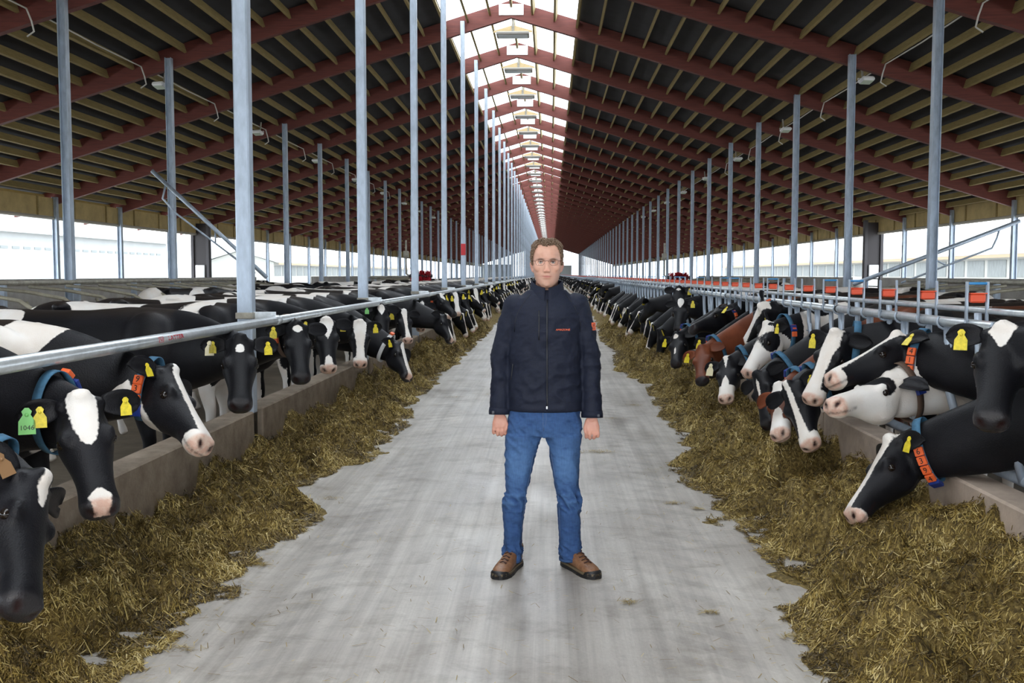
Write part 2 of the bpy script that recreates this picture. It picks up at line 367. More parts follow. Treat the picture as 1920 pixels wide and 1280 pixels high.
# ------------------------------------------------------------------ right feed fence: one panel per bay, self-locking stanchions
XF = 2.30
NS = 7; SP = BAY / NS
def arc(c, r, a0, a1, n=6, axis='y'):
    out = []
    for i in range(n):
        a = a0 + (a1 - a0) * i / (n - 1)
        out.append((c[0] + r * math.cos(a), c[1], c[2] + r * math.sin(a)) if axis == 'y' else (c[0], c[1] + r * math.cos(a), c[2] + r * math.sin(a)))
    return out
def fence_meshes():
    d = {}
    mb = MB(); mb.tube([(0, 0, 1.355), (0, BAY - .005, 1.355)], .030, 14); d['top_rail'] = mb.mesh('top_rail', GALVB, True)
    mb = MB(); mb.tube([(0, -.02, 1.355), (0, .02, 1.355)], .0315, 14); d['rail_joint'] = mb.mesh('rail_joint', BLACKP, True)
    mb = MB(); mb.tube([(.09, 0, 1.43), (.09, BAY, 1.43)], .018, 10); d['control_rail'] = mb.mesh('control_rail', GALVB, True)
    mb = MB(); mb.tube([(.16, 0, .56), (.16, BAY - .005, .56)], .032, 12); d['bottom_rail'] = mb.mesh('bottom_rail', GALV, True)
    # fixed neck bar with wide plate
    mb = MB(); mb.tube([(.02, 0, 1.36), (.04, 0, .95), (.15, 0, .55)], .024, 8); mb.tube(arc((.0, 0, 1.355), .042, 2.4, 5.6, 7), .008, 5); mb.box((.03, .0, 1.22), (.012, .09, .22), bev=.003)
    d['neck_bar'] = mb.mesh('neck_bar', GALV, True)
    # swinging bar bent like a Y
    mb = MB(); mb.tube([(.03, .33, 1.42), (.04, .33, 1.20), (.05, .30, 1.05), (.14, .12, .62)], .019, 8); mb.tube([(.04, .25, 1.12), (.04, .41, 1.12)], .006, 6); mb.box((.05, .33, 1.10), (.012, .07, .18), bev=.003)
    d['swing_bar'] = mb.mesh('swing_bar', GALV, True)
    # latch frame standing over the rails
    mb = MB()
    for x in (-.032, .078): mb.box((x, .33, 1.46), (.012, .026, .26), bev=.003)
    mb.tube(arc((-.0, .33, 1.355), .040, 2.2, 5.4, 6), .009, 5)
    d['latch_frame'] = mb.mesh('latch_frame', GALV, True)
    mb = MB(); mb.box((.023, .33, 1.580), (.10, .022, .014), bev=.003); d['latch_rod'] = mb.mesh('latch_rod', BLUEP, True)
    mb = MB(); mb.box((.023, .33, 1.500), (.082, .045, .050), bev=.008); mb.box((.023, .33, 1.526), (.090, .052, .006)); d['latch'] = mb.mesh('latch', REDP)
    mb = MB(); mb.box((.24, .55, .80), (.02, .42, .36), np.array([[1, 0, 0], [0, .86, -.5], [0, .5, .86]]), bev=.004); d['gate_plate'] = mb.mesh('gate_plate', GALVD)
    return d
FM = fence_meshes()
far_mb = None
for j in range(-1, NB - 1):
    y0 = Z0 + BAY * j
    lab = (f'{ORD[j + 1]} section of the self-locking feed fence along the right kerb, counted from the camera')
    if j < 11:
        t = empty('feed_fence_panel', (XF, y0, 0), lab, 'fence', 'feed fence sections on the right')
        for n_ in ('top_rail', 'rail_joint', 'control_rail', 'bottom_rail'): obj(n_, FM[n_], t)
        for q in range(NS):
            for n_ in ('neck_bar', 'swing_bar', 'latch_frame', 'latch'): obj(n_, FM[n_], t, (0, q * SP, 0))
            if q % 3 == 0 and j < 6: obj('latch_rod', FM['latch_rod'], t, (0, q * SP, 0))
    else:
        if far_mb is None:
            far_mb = MB()
            for z, x, r in ((1.355, 0, .03), (1.43, .09, .018), (.56, .16, .03)): far_mb.tube([(x, 0, z), (x, BAY, z)], r, 5)
            for q in range(NS):
                yy = q * SP; far_mb.tube([(.02, yy, 1.36), (.15, yy, .55)], .024, 4); far_mb.tube([(.03, yy + .33, 1.55), (.14, yy + .12, .62)], .019, 4)
                far_mb.box((.023, yy + .33, 1.49), (.08, .05, .052), m=1)
            far_me = far_mb.mesh('feed_fence_panel', [GALV, REDP])
        obj('feed_fence_panel', far_me, None, (XF, y0, 0), lab, 'fence', 'feed fence sections on the right')
# ------------------------------------------------------------------ flood lamps hanging under the rafters, with their cables
mb = MB(); mb.box((0, 0, 0), (.30, .26, .10), bev=.03); mb.tube([(-.12, .14, 0), (-.12, .14, .10), (.12, .14, .10), (.12, .14, 0)], .012, 6); fl_h = mb.mesh('lamp_body', WHITE)
mb = MB(); mb.box((0, 0, -.055), (.24, .20, .01), bev=.003); fl_l = mb.mesh('lamp_glass', mat('lamp_glass', (.55, .62, .50), .15))
mb = MB(); mb.box((0, .14, .24), (.04, .03, .30)); fl_b = mb.mesh('lamp_bracket', GALVD)
CABLE = mat('white_cable', (.62, .60, .55), .5)
for s, X, side in ((-1, -9.02, 'left'), (1, 7.08, 'right')):
    for i in range(8):
        y = 23.0 + 7.7 * i
        t = empty('flood_lamp', (X, y, 5.98), f'{ORD[i]} white flood lamp from the camera under the {side} rafters', 'lamp', 'flood lamps under the rafters', rot=(-.25, 0, .2 * s))
        obj('lamp_body', fl_h, t); obj('lamp_glass', fl_l, t); obj('lamp_bracket', fl_b, t)
    for i, y in enumerate([v for v in yr if 10 < v < 60]):
        x = X + (-.35 if s < 0 else .35); xx = x - s * .0
        zt = rb(x - RX) + RD - .26
        mb = MB(); pts = [(x, y - 4.8, zt), (x, y - 2.4, zt - .03), (x, y - .25, zt - .01), (x - s * .02, y - .12, zt - .2), (x - s * .05, y - .10, zt - .38), (x + s * .08, y - .1, zt - .47)]
        mb.tube(pts, .016, 6); mb.build('lamp_cable', CABLE, None, True, label=f'{ORD[i]} white cable drooping under the {side} purlins, counted from the camera', cat='cable', group='cables under the roof')
# ------------------------------------------------------------------ raised drafting gates (long sloping tube frames) left and right
def gate(name, A, B, C, D, E, lab):
    o = np.array(A); t = empty(name, o, lab, 'gate', 'raised passage gates')
    q = lambda p: np.asarray(p) - o
    mb = MB(); mb.tube([q(A), q(B)], .045, 10); mb.build('main_bar', GALV, t, True)
    mb = MB(); mb.tube([q(C), q(D), q(E), q(np.array(B) * .12 + np.array(A) * .88 if False else (np.array(A) + (np.array(B) - np.array(A)) * .88))], .022, 8); mb.build('lower_bar', GALV, t, True)
    m1 = np.array(A) + (np.array(B) - np.array(A)) * .45; m2 = np.array(C) + (np.array(D) - np.array(C)) * .5
    mb = MB(); mb.tube([q(m1), q(m2)], .018, 8); mb.build('strut', GALV, t, True)
Yg = 22.0
gate('passage_gate', at_Y(500, 520, Yg), at_Y(285, 320, Yg), at_Y(478, 512, Yg), at_Y(330, 400, Yg), at_Y(305, 372, Yg), 'raised tubular gate sloping up to the left between the left pen posts')
gate('passage_gate', at_Y(1600, 533, Yg), at_Y(1912, 414, Yg), at_Y(1690, 530, Yg), at_Y(1860, 465, Yg), at_Y(1869, 447, Yg), 'raised tubular gate sloping up to the right beyond the feed fence')
# ------------------------------------------------------------------ dark door frames with a white box in the side walls
for x, px, nm, s in ((-16.4, 371, 'left', 1), (14.8, 1626, 'right', -1)):
    y = x * 0 + abs(x * FPX / (px - 1032)); t = empty('machine_cabinet', (x, y, 0), f'tall dark steel frame with a white box in the open {nm} side', 'cabinet')
    mb = MB(); 
    for a in (-.36, .36): mb.box((a, 0, 2.1), (.14, .3, 4.0), bev=.01)
    mb.build('frame', DARK, t)
    mb = MB(); mb.box((0, .05, 2.7), (.60, .2, 2.6), bev=.01); mb.build('panel', mat('brown_panel', (.028, .022, .024), .5), t)
    mb = MB(); mb.box((0, -.08, 1.75), (.44, .2, .62), bev=.02); mb.build('control_box', WHITE, t)
# ------------------------------------------------------------------ pens behind the cows: walls, cubicle rails and loops
def cub_row(X, side, y0, n, lab, wallx, wy0, wy1, wlab, zr=1.50):
    r = empty('cubicle_rail', (X, y0, 0), f'long galvanised top rail of the cubicles {lab}', 'rail'); mb = MB()
    mb.tube([(0, -.4, zr), (0, n * 1.2, zr)], .035, 8); mb.tube([(side * -.5, -.4, zr - .04), (side * -.5, n * 1.2, zr - .04)], .022, 8); mb.build('rail_tube', GALVD, r, True)
    for k in range(0, n + 1, 2):
        mb = MB(); mb.box((-side * .25, k * 1.2, zr / 2), (.09, .09, zr), bev=.005); mb.build('upright', GALV, r)
    mb = MB(); pts = [(0, 0, zr - .06), (side * .6, 0, zr - .12), (side * 1.15, 0, zr - .22), (side * 1.45, 0, zr - .42), (side * 1.52, 0, zr - .62), (side * 1.38, 0, zr - .82), (side * 1.0, 0, zr - .85), (side * .4, 0, zr - .80), (side * .1, 0, zr - .62), (side * -.05, 0, zr - .3)]
    mb.tube(pts, .027, 8); me = mb.mesh('cubicle_loop', mat('cubicle_tube', (.40, .37, .28), .55, .3, noise=(8, .25)), True)
    for k in range(n):
        obj('cubicle_loop', me, None, (X, y0 + k * 1.2 + .3, 0), (f'{ORD[k]} bent tube divider {lab}, counted from the camera'), 'divider', f'cubicle dividers {lab}')
    if wallx:
        mb = MB(); mb.box((0, (wy1 - wy0) / 2, .77), (.15, wy1 - wy0, 1.54), bev=.01); mb.build('pen_wall', CONCG, None, loc=(wallx, wy0, 0), label=wlab, cat='wall')
cub_row(-8.1, 1, 12.5, 12, 'in the left pen', -9.6, 12, 32, 'low grey concrete pen wall behind the left cubicles')
cub_row(-8.1, 1, 45, 14, 'far in the left pen', -9.6, 40, 70, 'far low concrete pen wall behind the left cubicles')
cub_row(7.4, -1, 15, 5, 'in the right pen', 8.9, 14, 27, 'low grey concrete pen wall behind the right cubicles')
cub_row(7.4, -1, 33, 14, 'far in the right pen', 8.9, 30, 60, 'far low concrete pen wall on the right side')
# red rotating cow brushes
def brush(loc, lab):
    t = empty('cow_brush', loc, lab, 'brush')
    mb = MB(); r = random.Random(4)
    for i in range(420):
        a = r.uniform(0, 6.28); x = r.uniform(-.42, .42); mb.tube([(x, math.cos(a) * .08, math.sin(a) * .08), (x + r.uniform(-.02, .02), math.cos(a) * .23, math.sin(a) * .23)], .014, 3)
    mb.build('bristles', mat('red_bristle', (.45, .008, .02), .6), t, kind='stuff')
    mb = MB(); mb.tube([(-.5, 0, 0), (.5, 0, 0)], .07, 10); mb.build('roller', DARK, t)
    mb = MB(); mb.tube([(-.5, 0, 0), (-.62, 0, .1), (-.62, 0, 1.5)], .04, 8); mb.box((-.62, 0, .9), (.2, .25, .3), bev=.02); mb.build('bracket', GALVD, t)
brush(at_Y(789, 517, 42), 'red rotating cow brush among the left pens')
brush(at_Y(1272, 520, 44), 'red rotating cow brush among the right pens')
# far gable end
end = empty('wall_end', (0, YEND, 0), kind='structure')
mb = MB(); mb.box((2.0, 0, 1.9), (6, .2, 3.8)); mb.box((-13, 0, 2), (8, .2, 4)); mb.build('end_panel', mat('grey_panel', (.35, .38, .38), .6), end)
for k, (x0, x1) in enumerate([(RX - 16.4 + 2.05 * i, RX - 16.4 + 2.05 * (i + 1)) for i in range(16)]):
    mb = MB(); za = 3.9; z0_, z1_ = rb(x0 - RX) + .4, rb(x1 - RX) + .4
    P = [(x0 + .06, -.02, za), (x1 - .06, -.02, za), (x1 - .06, -.02, max(z1_, za + .02)), (x0 + .06, -.02, max(z0_, za + .02))]; P += [(p[0], .02, p[2]) for p in P]
    mb.add(P, [(0, 1, 2, 3), (7, 6, 5, 4), (0, 4, 5, 1), (1, 5, 6, 2), (2, 6, 7, 3), (3, 7, 4, 0)]); mb.build('pane', PANE, end)
    mb = MB(); mb.box((x0, 0, (z0_) / 2 + .2), (.12, .15, z0_)); mb.build('mullion', GALV, end)
# ------------------------------------------------------------------ buildings outside
def shed(name, x0, y0, x1, y1, h, hr, lab, col, win):
    a = np.array([x0, y0, 0.]); b_ = np.array([x1, y1, 0.]); L_ = np.linalg.norm(b_ - a); d = (b_ - a) / L_; n = np.array([-d[1], d[0], 0]); n = n if n[0] * x0 > 0 else -n
    t = empty(name, a, lab, 'building'); R = np.stack([d, n, [0, 0, 1]], 1)
    T = lambda P: (np.asarray(P, float) @ R.T)
    mb = MB(); mb.box(T([[L_ / 2, 6, h / 2]])[0], (L_, 12, h), R); gp = T([(0, 0, h - .01), (L_, 0, h - .01), (0, 6, hr - .05), (L_, 6, hr - .05), (0, 12, h - .01), (L_, 12, h - .01)]); mb.add(gp, [(0, 2, 4), (1, 5, 3), (0, 1, 3, 2), (2, 3, 5, 4)]); mb.build('walls', mat(name + '_wall', col, .7, noise=(.4, .05)), t)
    mb = MB(); P = T([(-.5, -.8, h - .1), (L_ + .5, -.8, h - .1), (L_ + .5, 6, hr), (-.5, 6, hr), (-.5, 12.8, h - .1), (L_ + .5, 12.8, h - .1)]); P = np.concatenate([P, P + (0, 0, .18)])
    mb.add(P, [(0, 3, 2, 1), (3, 4, 5, 2), (6, 7, 8, 9), (9, 8, 11, 10), (0, 1, 7, 6), (4, 10, 11, 5), (0, 6, 9, 3), (3, 9, 10, 4), (1, 2, 8, 7), (2, 5, 11, 8)]); mb.build('roof', mat(name + '_roof', (.42, .45, .45), .6), t)
    z, w, hh, step, m_ = win
    k = int(L_ / step)
    mbw = MB(); mbw.box((0, 0, 0), (w, .06, hh)); me = mbw.mesh('window', m_)
    for i in range(k):
        o = obj('window', me, t, T([[(i + .5) * step, -.03, z]])[0]); o.rotation_euler = (0, 0, math.atan2(d[1], d[0]))
    return t, T, L_
wd = mat('vent_grey', (.18, .2, .2), .5)
shed('white_barn', -60, 80, -60, 154, 6.4, 9.2, 'long white barn with a row of small dark vents beyond the left side', (.30, .31, .31), (4.63, 1.5, .26, 2.4, wd))
CG = mat('curtain_grey', (.15, .165, .165), .7, noise=(3, .3), stretch=(3, 3, .4))
for nm_, a_ in (('timber_barn', (45, 60, 45, 260, 3.7, 5.6, 'pale open barn with posts and curtains beyond the right side')), ('timber_barn', (-47, 168, -47, 330, 3.7, 5.6, 'pale low barn with a tan eave far beyond the left side'))):
  t, T, L_ = shed(nm_, *a_, (.30, .30, .28), (2.2, 4.2, 1.7, 5.0, CG))
  mb = MB(); mb.box(T([[L_ / 2, -.9, 3.42]])[0], (L_, .08, .30), np.stack([nrm(T([[1, 0, 0]])[0]), nrm(T([[0, 1, 0]])[0]), [0, 0, 1]], 1)); mb.build('eave_band', mat('tan_band', (.30, .21, .13), .7), t)
# ------------------------------------------------------------------ cows
def coat(name, dark):
    m = bpy.data.materials.new(name); m.use_nodes = True; nt = m.node_tree; b = nt.nodes['Principled BSDF']; L = nt.links
    def attr(n):
        a = nt.nodes.new('ShaderNodeAttribute'); a.attribute_name = n; return a.outputs['Fac']
    def M(op, a, c=None, d=None, clamp=False):
        n = nt.nodes.new('ShaderNodeMath'); n.operation = op; n.use_clamp = clamp
        for i, q in enumerate((a, c, d)):
            if q is None: continue
            if isinstance(q, (int, float)): n.inputs[i].default_value = q
            else: L.new(q, n.inputs[i])
        return n.outputs[0]
    def mix(f, a, c, mode='MIX'):
        x = nt.nodes.new('ShaderNodeMix'); x.data_type = 'RGBA'; x.blend_type = mode
        if isinstance(f, float): x.inputs['Factor'].default_value = f
        else: L.new(f, x.inputs['Factor'])
        for k, q in (('A', a), ('B', c)):
            if isinstance(q, tuple): x.inputs[k].default_value = (*q, 1)
            else: L.new(q, x.inputs[k])
        return x.outputs['Result']
    t = nt.nodes.new('ShaderNodeTexCoord')
    def nz(sc, det=4):
        n = nt.nodes.new('ShaderNodeTexNoise'); n.inputs['Scale'].default_value = sc; n.inputs['Detail'].default_value = det; L.new(t.outputs['Object'], n.inputs['Vector']); return n.outputs['Fac']
    w = M('ADD', attr('patch'), M('MULTIPLY', M('SUBTRACT', nz(55), .5), .022)); w = M('MULTIPLY_ADD', w, 130.0, .5, clamp=True)
    def ramp(f, p0, p1, c0, c1):
        r = nt.nodes.new('ShaderNodeValToRGB'); r.color_ramp.elements[0].position = p0; r.color_ramp.elements[1].position = p1
        r.color_ramp.elements[0].color = (*c0, 1); r.color_ramp.elements[1].color = (*c1, 1); L.new(f, r.inputs[0]); return r.outputs[0]
    wh = ramp(nz(5, 6), .3, .65, (.78, .70, .62), (.84, .81, .77))
    bk = ramp(nz(4, 6), .45, .8, dark, tuple(min(1, c * 1.9 + .004) for c in dark))
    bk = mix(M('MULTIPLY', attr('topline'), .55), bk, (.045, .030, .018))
    c = mix(w, bk, wh)
    pink = ramp(nz(30, 3), .45, .6, (.66, .42, .33), (.72, .54, .44)); nose = mix(w, (.030, .028, .030), pink)
    c = mix(attr('muzzle'), c, nose); c = mix(attr('crease'), c, (.02, .008, .008))
    L.new(c, b.inputs['Base Color'])
    L.new(M('SUBTRACT', .48, M('MULTIPLY', attr('muzzle'), .20)), b.inputs['Roughness']); b.inputs['Specular IOR Level'].default_value = .22
    b.inputs['Sheen Weight'].default_value = .01; b.inputs['Sheen Roughness'].default_value = .4
    bp = nt.nodes.new('ShaderNodeBump'); bp.inputs['Strength'].default_value = .5; bp.inputs['Distance'].default_value = .004; L.new(M('ADD', nz(170, 4), M('MULTIPLY', nz(12, 3), 1.2)), bp.inputs['Height']); L.new(bp.outputs[0], b.inputs['Normal'])
    return m
COAT = coat('holstein_coat', (.0050, .0050, .0068)); COATR = coat('red_coat', (.13, .035, .014))
EYE = mat('cow_eye', (.012, .008, .006), .08)
YEL = mat('yellow_tag', (.72, .58, .03), .45, noise=(60, .25)); GRN = mat('green_tag', (.22, .62, .18), .45); TAN = mat('tan_tag', (.24, .13, .055), .6); PALE = mat('pale_tag', (.75, .68, .45), .5)
STRAP = mat('blue_strap', (.045, .14, .24), .75, noise=(25, .3)); NAVY = mat('navy_box', (.012, .035, .22), .5); ORG = mat('orange_block', (.80, .13, .03), .5); INK = mat('black_ink', (.01, .01, .012), .5); BRST = mat('brown_strap', (.10, .06, .04), .7)
Zv = np.array([0, 0, 1.0])
TH = np.arange(24) * 2 * math.pi / 24
def ring(c, side, up, hw, ht, hb, e=.85, low=.0, hi=0.0):
    cx, sn = np.cos(TH), np.sin(TH)
    x = hw * np.sign(cx) * np.abs(cx) ** e; z = np.where(sn > 0, ht, hb) * np.sign(sn) * np.abs(sn) ** e
    x = x * (1 - low * np.maximum(0, -sn) - hi * np.maximum(0, sn))
    return np.asarray(c) + x[:, None] * np.asarray(side) + z[:, None] * np.asarray(up)
HEAD = [(-.035, .060, -.015, -.17), (-.005, .078, .014, -.20), (.04, .092, .012, -.235), (.09, .106, .004, -.262), (.15, .114, -.004, -.268), (.20, .114, -.010, -.256), (.26, .099, -.016, -.226), (.32, .085, -.020, -.194), (.38, .077, -.022, -.168), (.43, .076, -.022, -.158), (.47, .082, -.024, -.158), (.505, .083, -.034, -.155), (.530, .072, -.052, -.142), (.542, .050, -.068, -.125)]
TRUNK = [(.20, .06, 1.08, .92), (.17, .13, 1.17, .80), (.08, .20, 1.28, .70), (-.05, .245, 1.385, .64), (-.25, .29, 1.40, .60), (-.55, .335, 1.375, .56), (-.85, .355, 1.375, .54), (-1.12, .34, 1.385, .56), (-1.35, .30, 1.405, .66), (-1.52, .25, 1.40, .80), (-1.68, .20, 1.35, .92), (-1.78, .13, 1.27, 1.0), (-1.81, .05, 1.2, 1.08)]
def relax(V, F, mask, it):
    Fq = np.array([q if len(q) == 4 else q + (q[0],) for q in F]); E = np.concatenate([Fq[:, [0, 1]], Fq[:, [1, 2]], Fq[:, [2, 3]], Fq[:, [3, 0]]]); a, b = E[:, 0], E[:, 1]; n = len(V)
    deg = np.maximum(np.bincount(a, minlength=n), 1)[:, None]; V = V.copy(); m = mask.astype(float)[:, None] * .6
    for _ in range(it): V += m * (np.stack([np.bincount(a, V[b, i], n) for i in range(3)], 1) / deg - V)
    return V
def cow_mesh(sp):
    P = np.asarray(sp['P'], float); d = nrm(sp['d']); f = nrm(np.append(np.asarray(sp['f'], float)[:2], 0)); k = sp.get('scale', 1.0)
    ref = f * .7 + Zv * .7; v = nrm(ref - d * (ref @ d)); w = np.cross(d, v)
    if sp.get('roll'):
        c_, s_ = math.cos(sp['roll']), math.sin(sp['roll']); v, w = v * c_ + w * s_, w * c_ - v * s_
    O = np.asarray(sp['O'], float); b = nrm(np.append(np.asarray(sp['b'], float)[:2], 0)); s = np.cross(b, Zv)
    mb = MB()
    # head
    for _ in (0,):
        rr = []
        for (u, hw, vt, vb) in HEAD:
            c = (vt + vb) / 2 + .03 * (vt - vb) ; rr.append(ring(P + k * (d * u + v * c), w, v, hw * k, (vt - c) * k, (c - vb) * k, .80, .38 if u < .40 else .12, .10 if u < .3 else .05))
        mb.loft(rr)
    for sg in (-1, 1):
        mb.ell(P + k * (d * .178 + w * sg * .090 - v * .040), np.array((.046, .028, .030)) * k, np.stack([d, w, v], 1))   # brow
        mb.ell(P + k * (d * .16 + w * sg * .066 - v * .165), np.array((.10, .030, .075)) * k, np.stack([d, w, v], 1))       # cheek
        mb.ell(P + k * (d * .500 + w * sg * .044 - v * .058), np.array((.032, .028, .028)) * k, np.stack([d, w, v], 1))    # nostril wing
        mb.ell(P + k * (d * .02 + w * sg * .078 - v * .045), np.array((.035, .028, .03)) * k, np.stack([d, w, v], 1))
    mb.ell(P + k * (d * .475 - v * .135), np.array((.048, .050, .026)) * k, np.stack([d, w, v], 1))     # lower lip
    mb.ell(P + k * (d * .002 + v * .008), np.array((.035, .050, .030)) * k, np.stack([d, w, v], 1))      # poll
    # trunk
    tr = []
    for (x, hw, zt, zb) in TRUNK:
        c = (zt + zb) / 2 - .03; tr.append(ring(O + k * (b * x + Zv * c), s, Zv, hw * k, (zt - c) * k, (c - zb) * k, .92, .12, .22))
    mb.loft(tr)
    for sg in (-1, 1):
        mb.ell(O + k * (b * -1.34 + s * sg * .20 + Zv * 1.355), np.array((.10, .07, .05)) * k, np.stack([b, s, Zv], 1))
        mb.ell(O + k * (b * -.06 + s * sg * .16 + Zv * 1.12), np.array((.20, .11, .26)) * k, np.stack([b, s, Zv], 1))
        mb.ell(O + k * (b * -1.38 + s * sg * .14 + Zv * .95), np.array((.30, .15, .30)) * k, np.stack([b, s, Zv], 1))
        for chain in (((-.08, .17, .85, .115), (-.10, .18, .62, .075), (-.06, .18, .44, .055), (-.07, .18, .40, .052), (-.08, .18, .15, .033), (-.06, .18, .09, .045), (-.03, .18, .0, .055)),
                      ((-1.42, .16, .95, .17), (-1.36, .17, .72, .11), (-1.52, .17, .52, .060), (-1.55, .17, .46, .055), (-1.52, .17, .16, .038), (-1.50, .17, .09, .048), (-1.47, .17, .0, .058))):
            mb.tube([O + k * (b * x + s * sg * y + Zv * z) for x, y, z, r in chain], [r * k for *_, r in chain], 10)
    # neck
    up_amt = min(1, max(-1, (P[2] - 1.0) / .5))
    C0 = O + k * (b * -.12 + Zv * 1.06); Hc = P + k * (d * .03 - v * .12); C1 = C0 + k * b * .42 + Zv * (.10 * up_amt); n = nrm(Hc - (C0 + k * b * .25)); C2 = Hc - n * k * .20
    nk = []; info = []
    Ts = np.linspace(0, 1, 11)
    cen = np.array([(1 - t) ** 3 * C0 + 3 * (1 - t) ** 2 * t * C1 + 3 * (1 - t) * t * t * C2 + t ** 3 * Hc for t in Ts]); tan = np.gradient(cen, axis=0)
    wb = w if w @ s > -.2 else -w
    for i, t in enumerate(Ts):
        T = nrm(tan[i]); q = t * t * (3 - 2 * t); sd = nrm(s * (1 - q) + wb * q); sd = nrm(sd - T * (sd @ T)); up = np.cross(sd, T)
        up = up if up @ (Zv * (1 - q) + v * q) > 0 else -up
        hw = np.interp(t, [0, .3, .6, 1], [.235, .18, .125, .088]) * k; hh = np.interp(t, [0, .3, .6, 1], [.34, .285, .205, .13]) * k
        nk.append(ring(cen[i], sd, up, hw, hh, hh, .95, .05, .15)); info.append((cen[i], sd, up, hw, hh, T))
    mb.loft(nk)
    V, F, N = remesh(mb, sp.get('voxel', .02), sp.get('smooth', 4), .5)
    V = relax(V, F, ~(((V - P) @ d > -.06) & (np.linalg.norm(V - P, axis=1) < .70 * k)), 14 if sp.get('voxel', .02) < .024 else 5)
    # nostrils, mouth crease
    L_ = (V - P) / k; hu, hv, hwd = L_ @ d, L_ @ v, L_ @ w
    crease = np.zeros(len(V))
    if sp.get('voxel', .02) < .024:
        for sg in (-1, 1):
            q = np.exp(-(((hu - .525) / .030) ** 2 + ((hwd - sg * (.040 + .5 * (hv + .070))) / .014) ** 2 + ((hv + .068) / .017) ** 2)); V = V - N * (q * .014 * k)[:, None]; crease = np.maximum(crease, np.minimum(1, q * 2.2))
            q = np.exp(-(((hu - .190) / .024) ** 2 + ((hwd - sg * .114) / .02) ** 2 + ((hv + .072) / .016) ** 2)); crease = np.maximum(crease, q * .6)
        q = np.exp(-((hv + .118 + .02 * (hu - .5)) / .006) ** 2) * (hu > .40) * (hu < .56) * (np.abs(hwd) < .1); V = V - N * (q * .005 * k)[:, None]; crease = np.maximum(crease, q * .7)
    inhead = (hu > -.04) & (hu < .6) & (np.abs(hwd) < .16) & (hv > -.30) & (hv < .08) & (np.linalg.norm(L_ - d * 0, axis=1) < .66)
    # head pattern
    h = sp.get('head', {}); top = hv + .085 + .02 * np.abs(hwd) / .1
    pat = np.full(len(V), -.1)
    if 'blaze' in h:
        us, ws = zip(*h['blaze']); w0 = np.interp(hu, us, ws, left=-.1, right=ws[-1]); pat = np.maximum(pat, np.minimum(w0 - np.abs(hwd - h.get('off', 0)), top * .7))
    if 'muz' in h: pat = np.maximum(pat, hu - h['muz'] - .02 * np.cos(hwd * 30))
    if 'jaw' in h: pat = np.maximum(pat, np.minimum(-(hv + h['jaw'] + .12 * (hu - .2)) * 1.0, .5))
    if 'face' in h:       # white face with a dark patch over each eye
        ue, ve, ru, rv = h['face']; pat = np.maximum(pat, (np.sqrt(((hu - ue) / ru) ** 2 + ((hv - ve) / rv) ** 2) - 1) * min(ru, rv) * .9)
        if 'facecut' in h: pat = np.where((hu < h['facecut']) & (np.abs(hwd) > .05), -.1, pat)
    # body pattern
    Q = (V - O) / k; qb, qs, qz = Q @ b, Q @ s, Q[:, 2]; nse = Noise(sp.get('seed', 1), sp.get('pscale', 1.0))
    B = (nse(np.stack([qb * .9, np.abs(qs) * .8 + qs * .5, qz], 1)) - sp.get('thr', .35)) * .10
    B = np.where(qb > -.05, np.minimum(B, -.05 - qb), B)
    B = np.maximum(B, np.minimum(.34 - qz, .3) * .8)
    for (bx, bz, rx, rz) in sp.get('blobs', []):
        e = (1 - np.sqrt(((qb - bx + .10 * np.sin(qz * 7)) / rx) ** 2 + ((qz - bz) / rz) ** 2)) * min(rx, rz) + nse(Q * 2.1) * .02; B = np.maximum(B, e)
    if 'neckwhite' in sp:
        a_, z_ = sp['neckwhite']; B = np.maximum(B, np.minimum(a_ - qb, z_ - qz) + nse(Q * 1.6) * .04)
    blend = inhead
    if sp.get('allwhite'): B = np.maximum(B, .05 + nse(Q) * .06)
    pt = np.where(blend, pat, B)
    muz = np.clip((hu - .478 - .35 * np.clip(hv + .06, 0, 1) + .01 * np.cos(hwd * 25)) / .018, 0, 1) * inhead * np.clip((hv + .15) / .02, 0, 1)
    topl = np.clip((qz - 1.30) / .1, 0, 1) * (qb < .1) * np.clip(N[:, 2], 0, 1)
    # ears
    mb = MB(); tags = []
    for sg in (-1, 1):
        er = sp.get('ear', (.10, .30)); ax = nrm(w * sg - d * er[0] - v * er[1] * .3 + Zv * -.12); op = nrm(v * .75 + d * .45 - Zv * 0); op = nrm(op - ax * (op @ ax)); ac = np.cross(ax, op)
        root = P + k * (d * .022 + w * sg * .088 - v * .045); rings = []
        for q in np.linspace(0, 1, 9):
            wd = (.026 + .030 * math.sin(math.pi * min(1, q * .93 + .05)) ** .8) * (1 if q < .85 else (1 - q) / .15 * .7 + .3) * k; dep = .024 * math.sin(math.pi * (1 - q * .85)) * k; c = root + ax * (.170 * q * k) + op * (.004 - .02 * q * q) * k
            aa = np.linspace(-1, 1, 7); inner = [c + ac * wd * a + op * dep * (a * a) for a in aa]; outer = [c + ac * wd * a * 1.04 + op * (dep * (a * a) - (.012 + .012 * (1 - q)) * k * (1 - a * a * .8)) for a in aa[::-1]]
            rings.append(inner + outer)
        mb.loft(rings); tags.append((root, ax, ac, op, sg))
    EV = np.concatenate(mb.v); n0 = len(V)
    V = np.concatenate([V, EV]); F = F + [tuple(i + n0 for i in q) for q in mb.f]; z = np.zeros(len(EV))
    pt = np.concatenate([pt, z + h.get('ears', -.1)]); muz = np.concatenate([muz, z]); crease = np.concatenate([crease, z]); topl = np.concatenate([topl, z])
    me = bpy.data.meshes.new('cow'); me.from_pydata((V - O).tolist(), [], F); me.materials.append(COATR if sp.get('red') else COAT)
    me.polygons.foreach_set('use_smooth', [True] * len(F))
    for nme, a in (('patch', pt), ('muzzle', muz), ('crease', crease), ('topline', topl)): set_attr(me, nme, a)
    me.update()
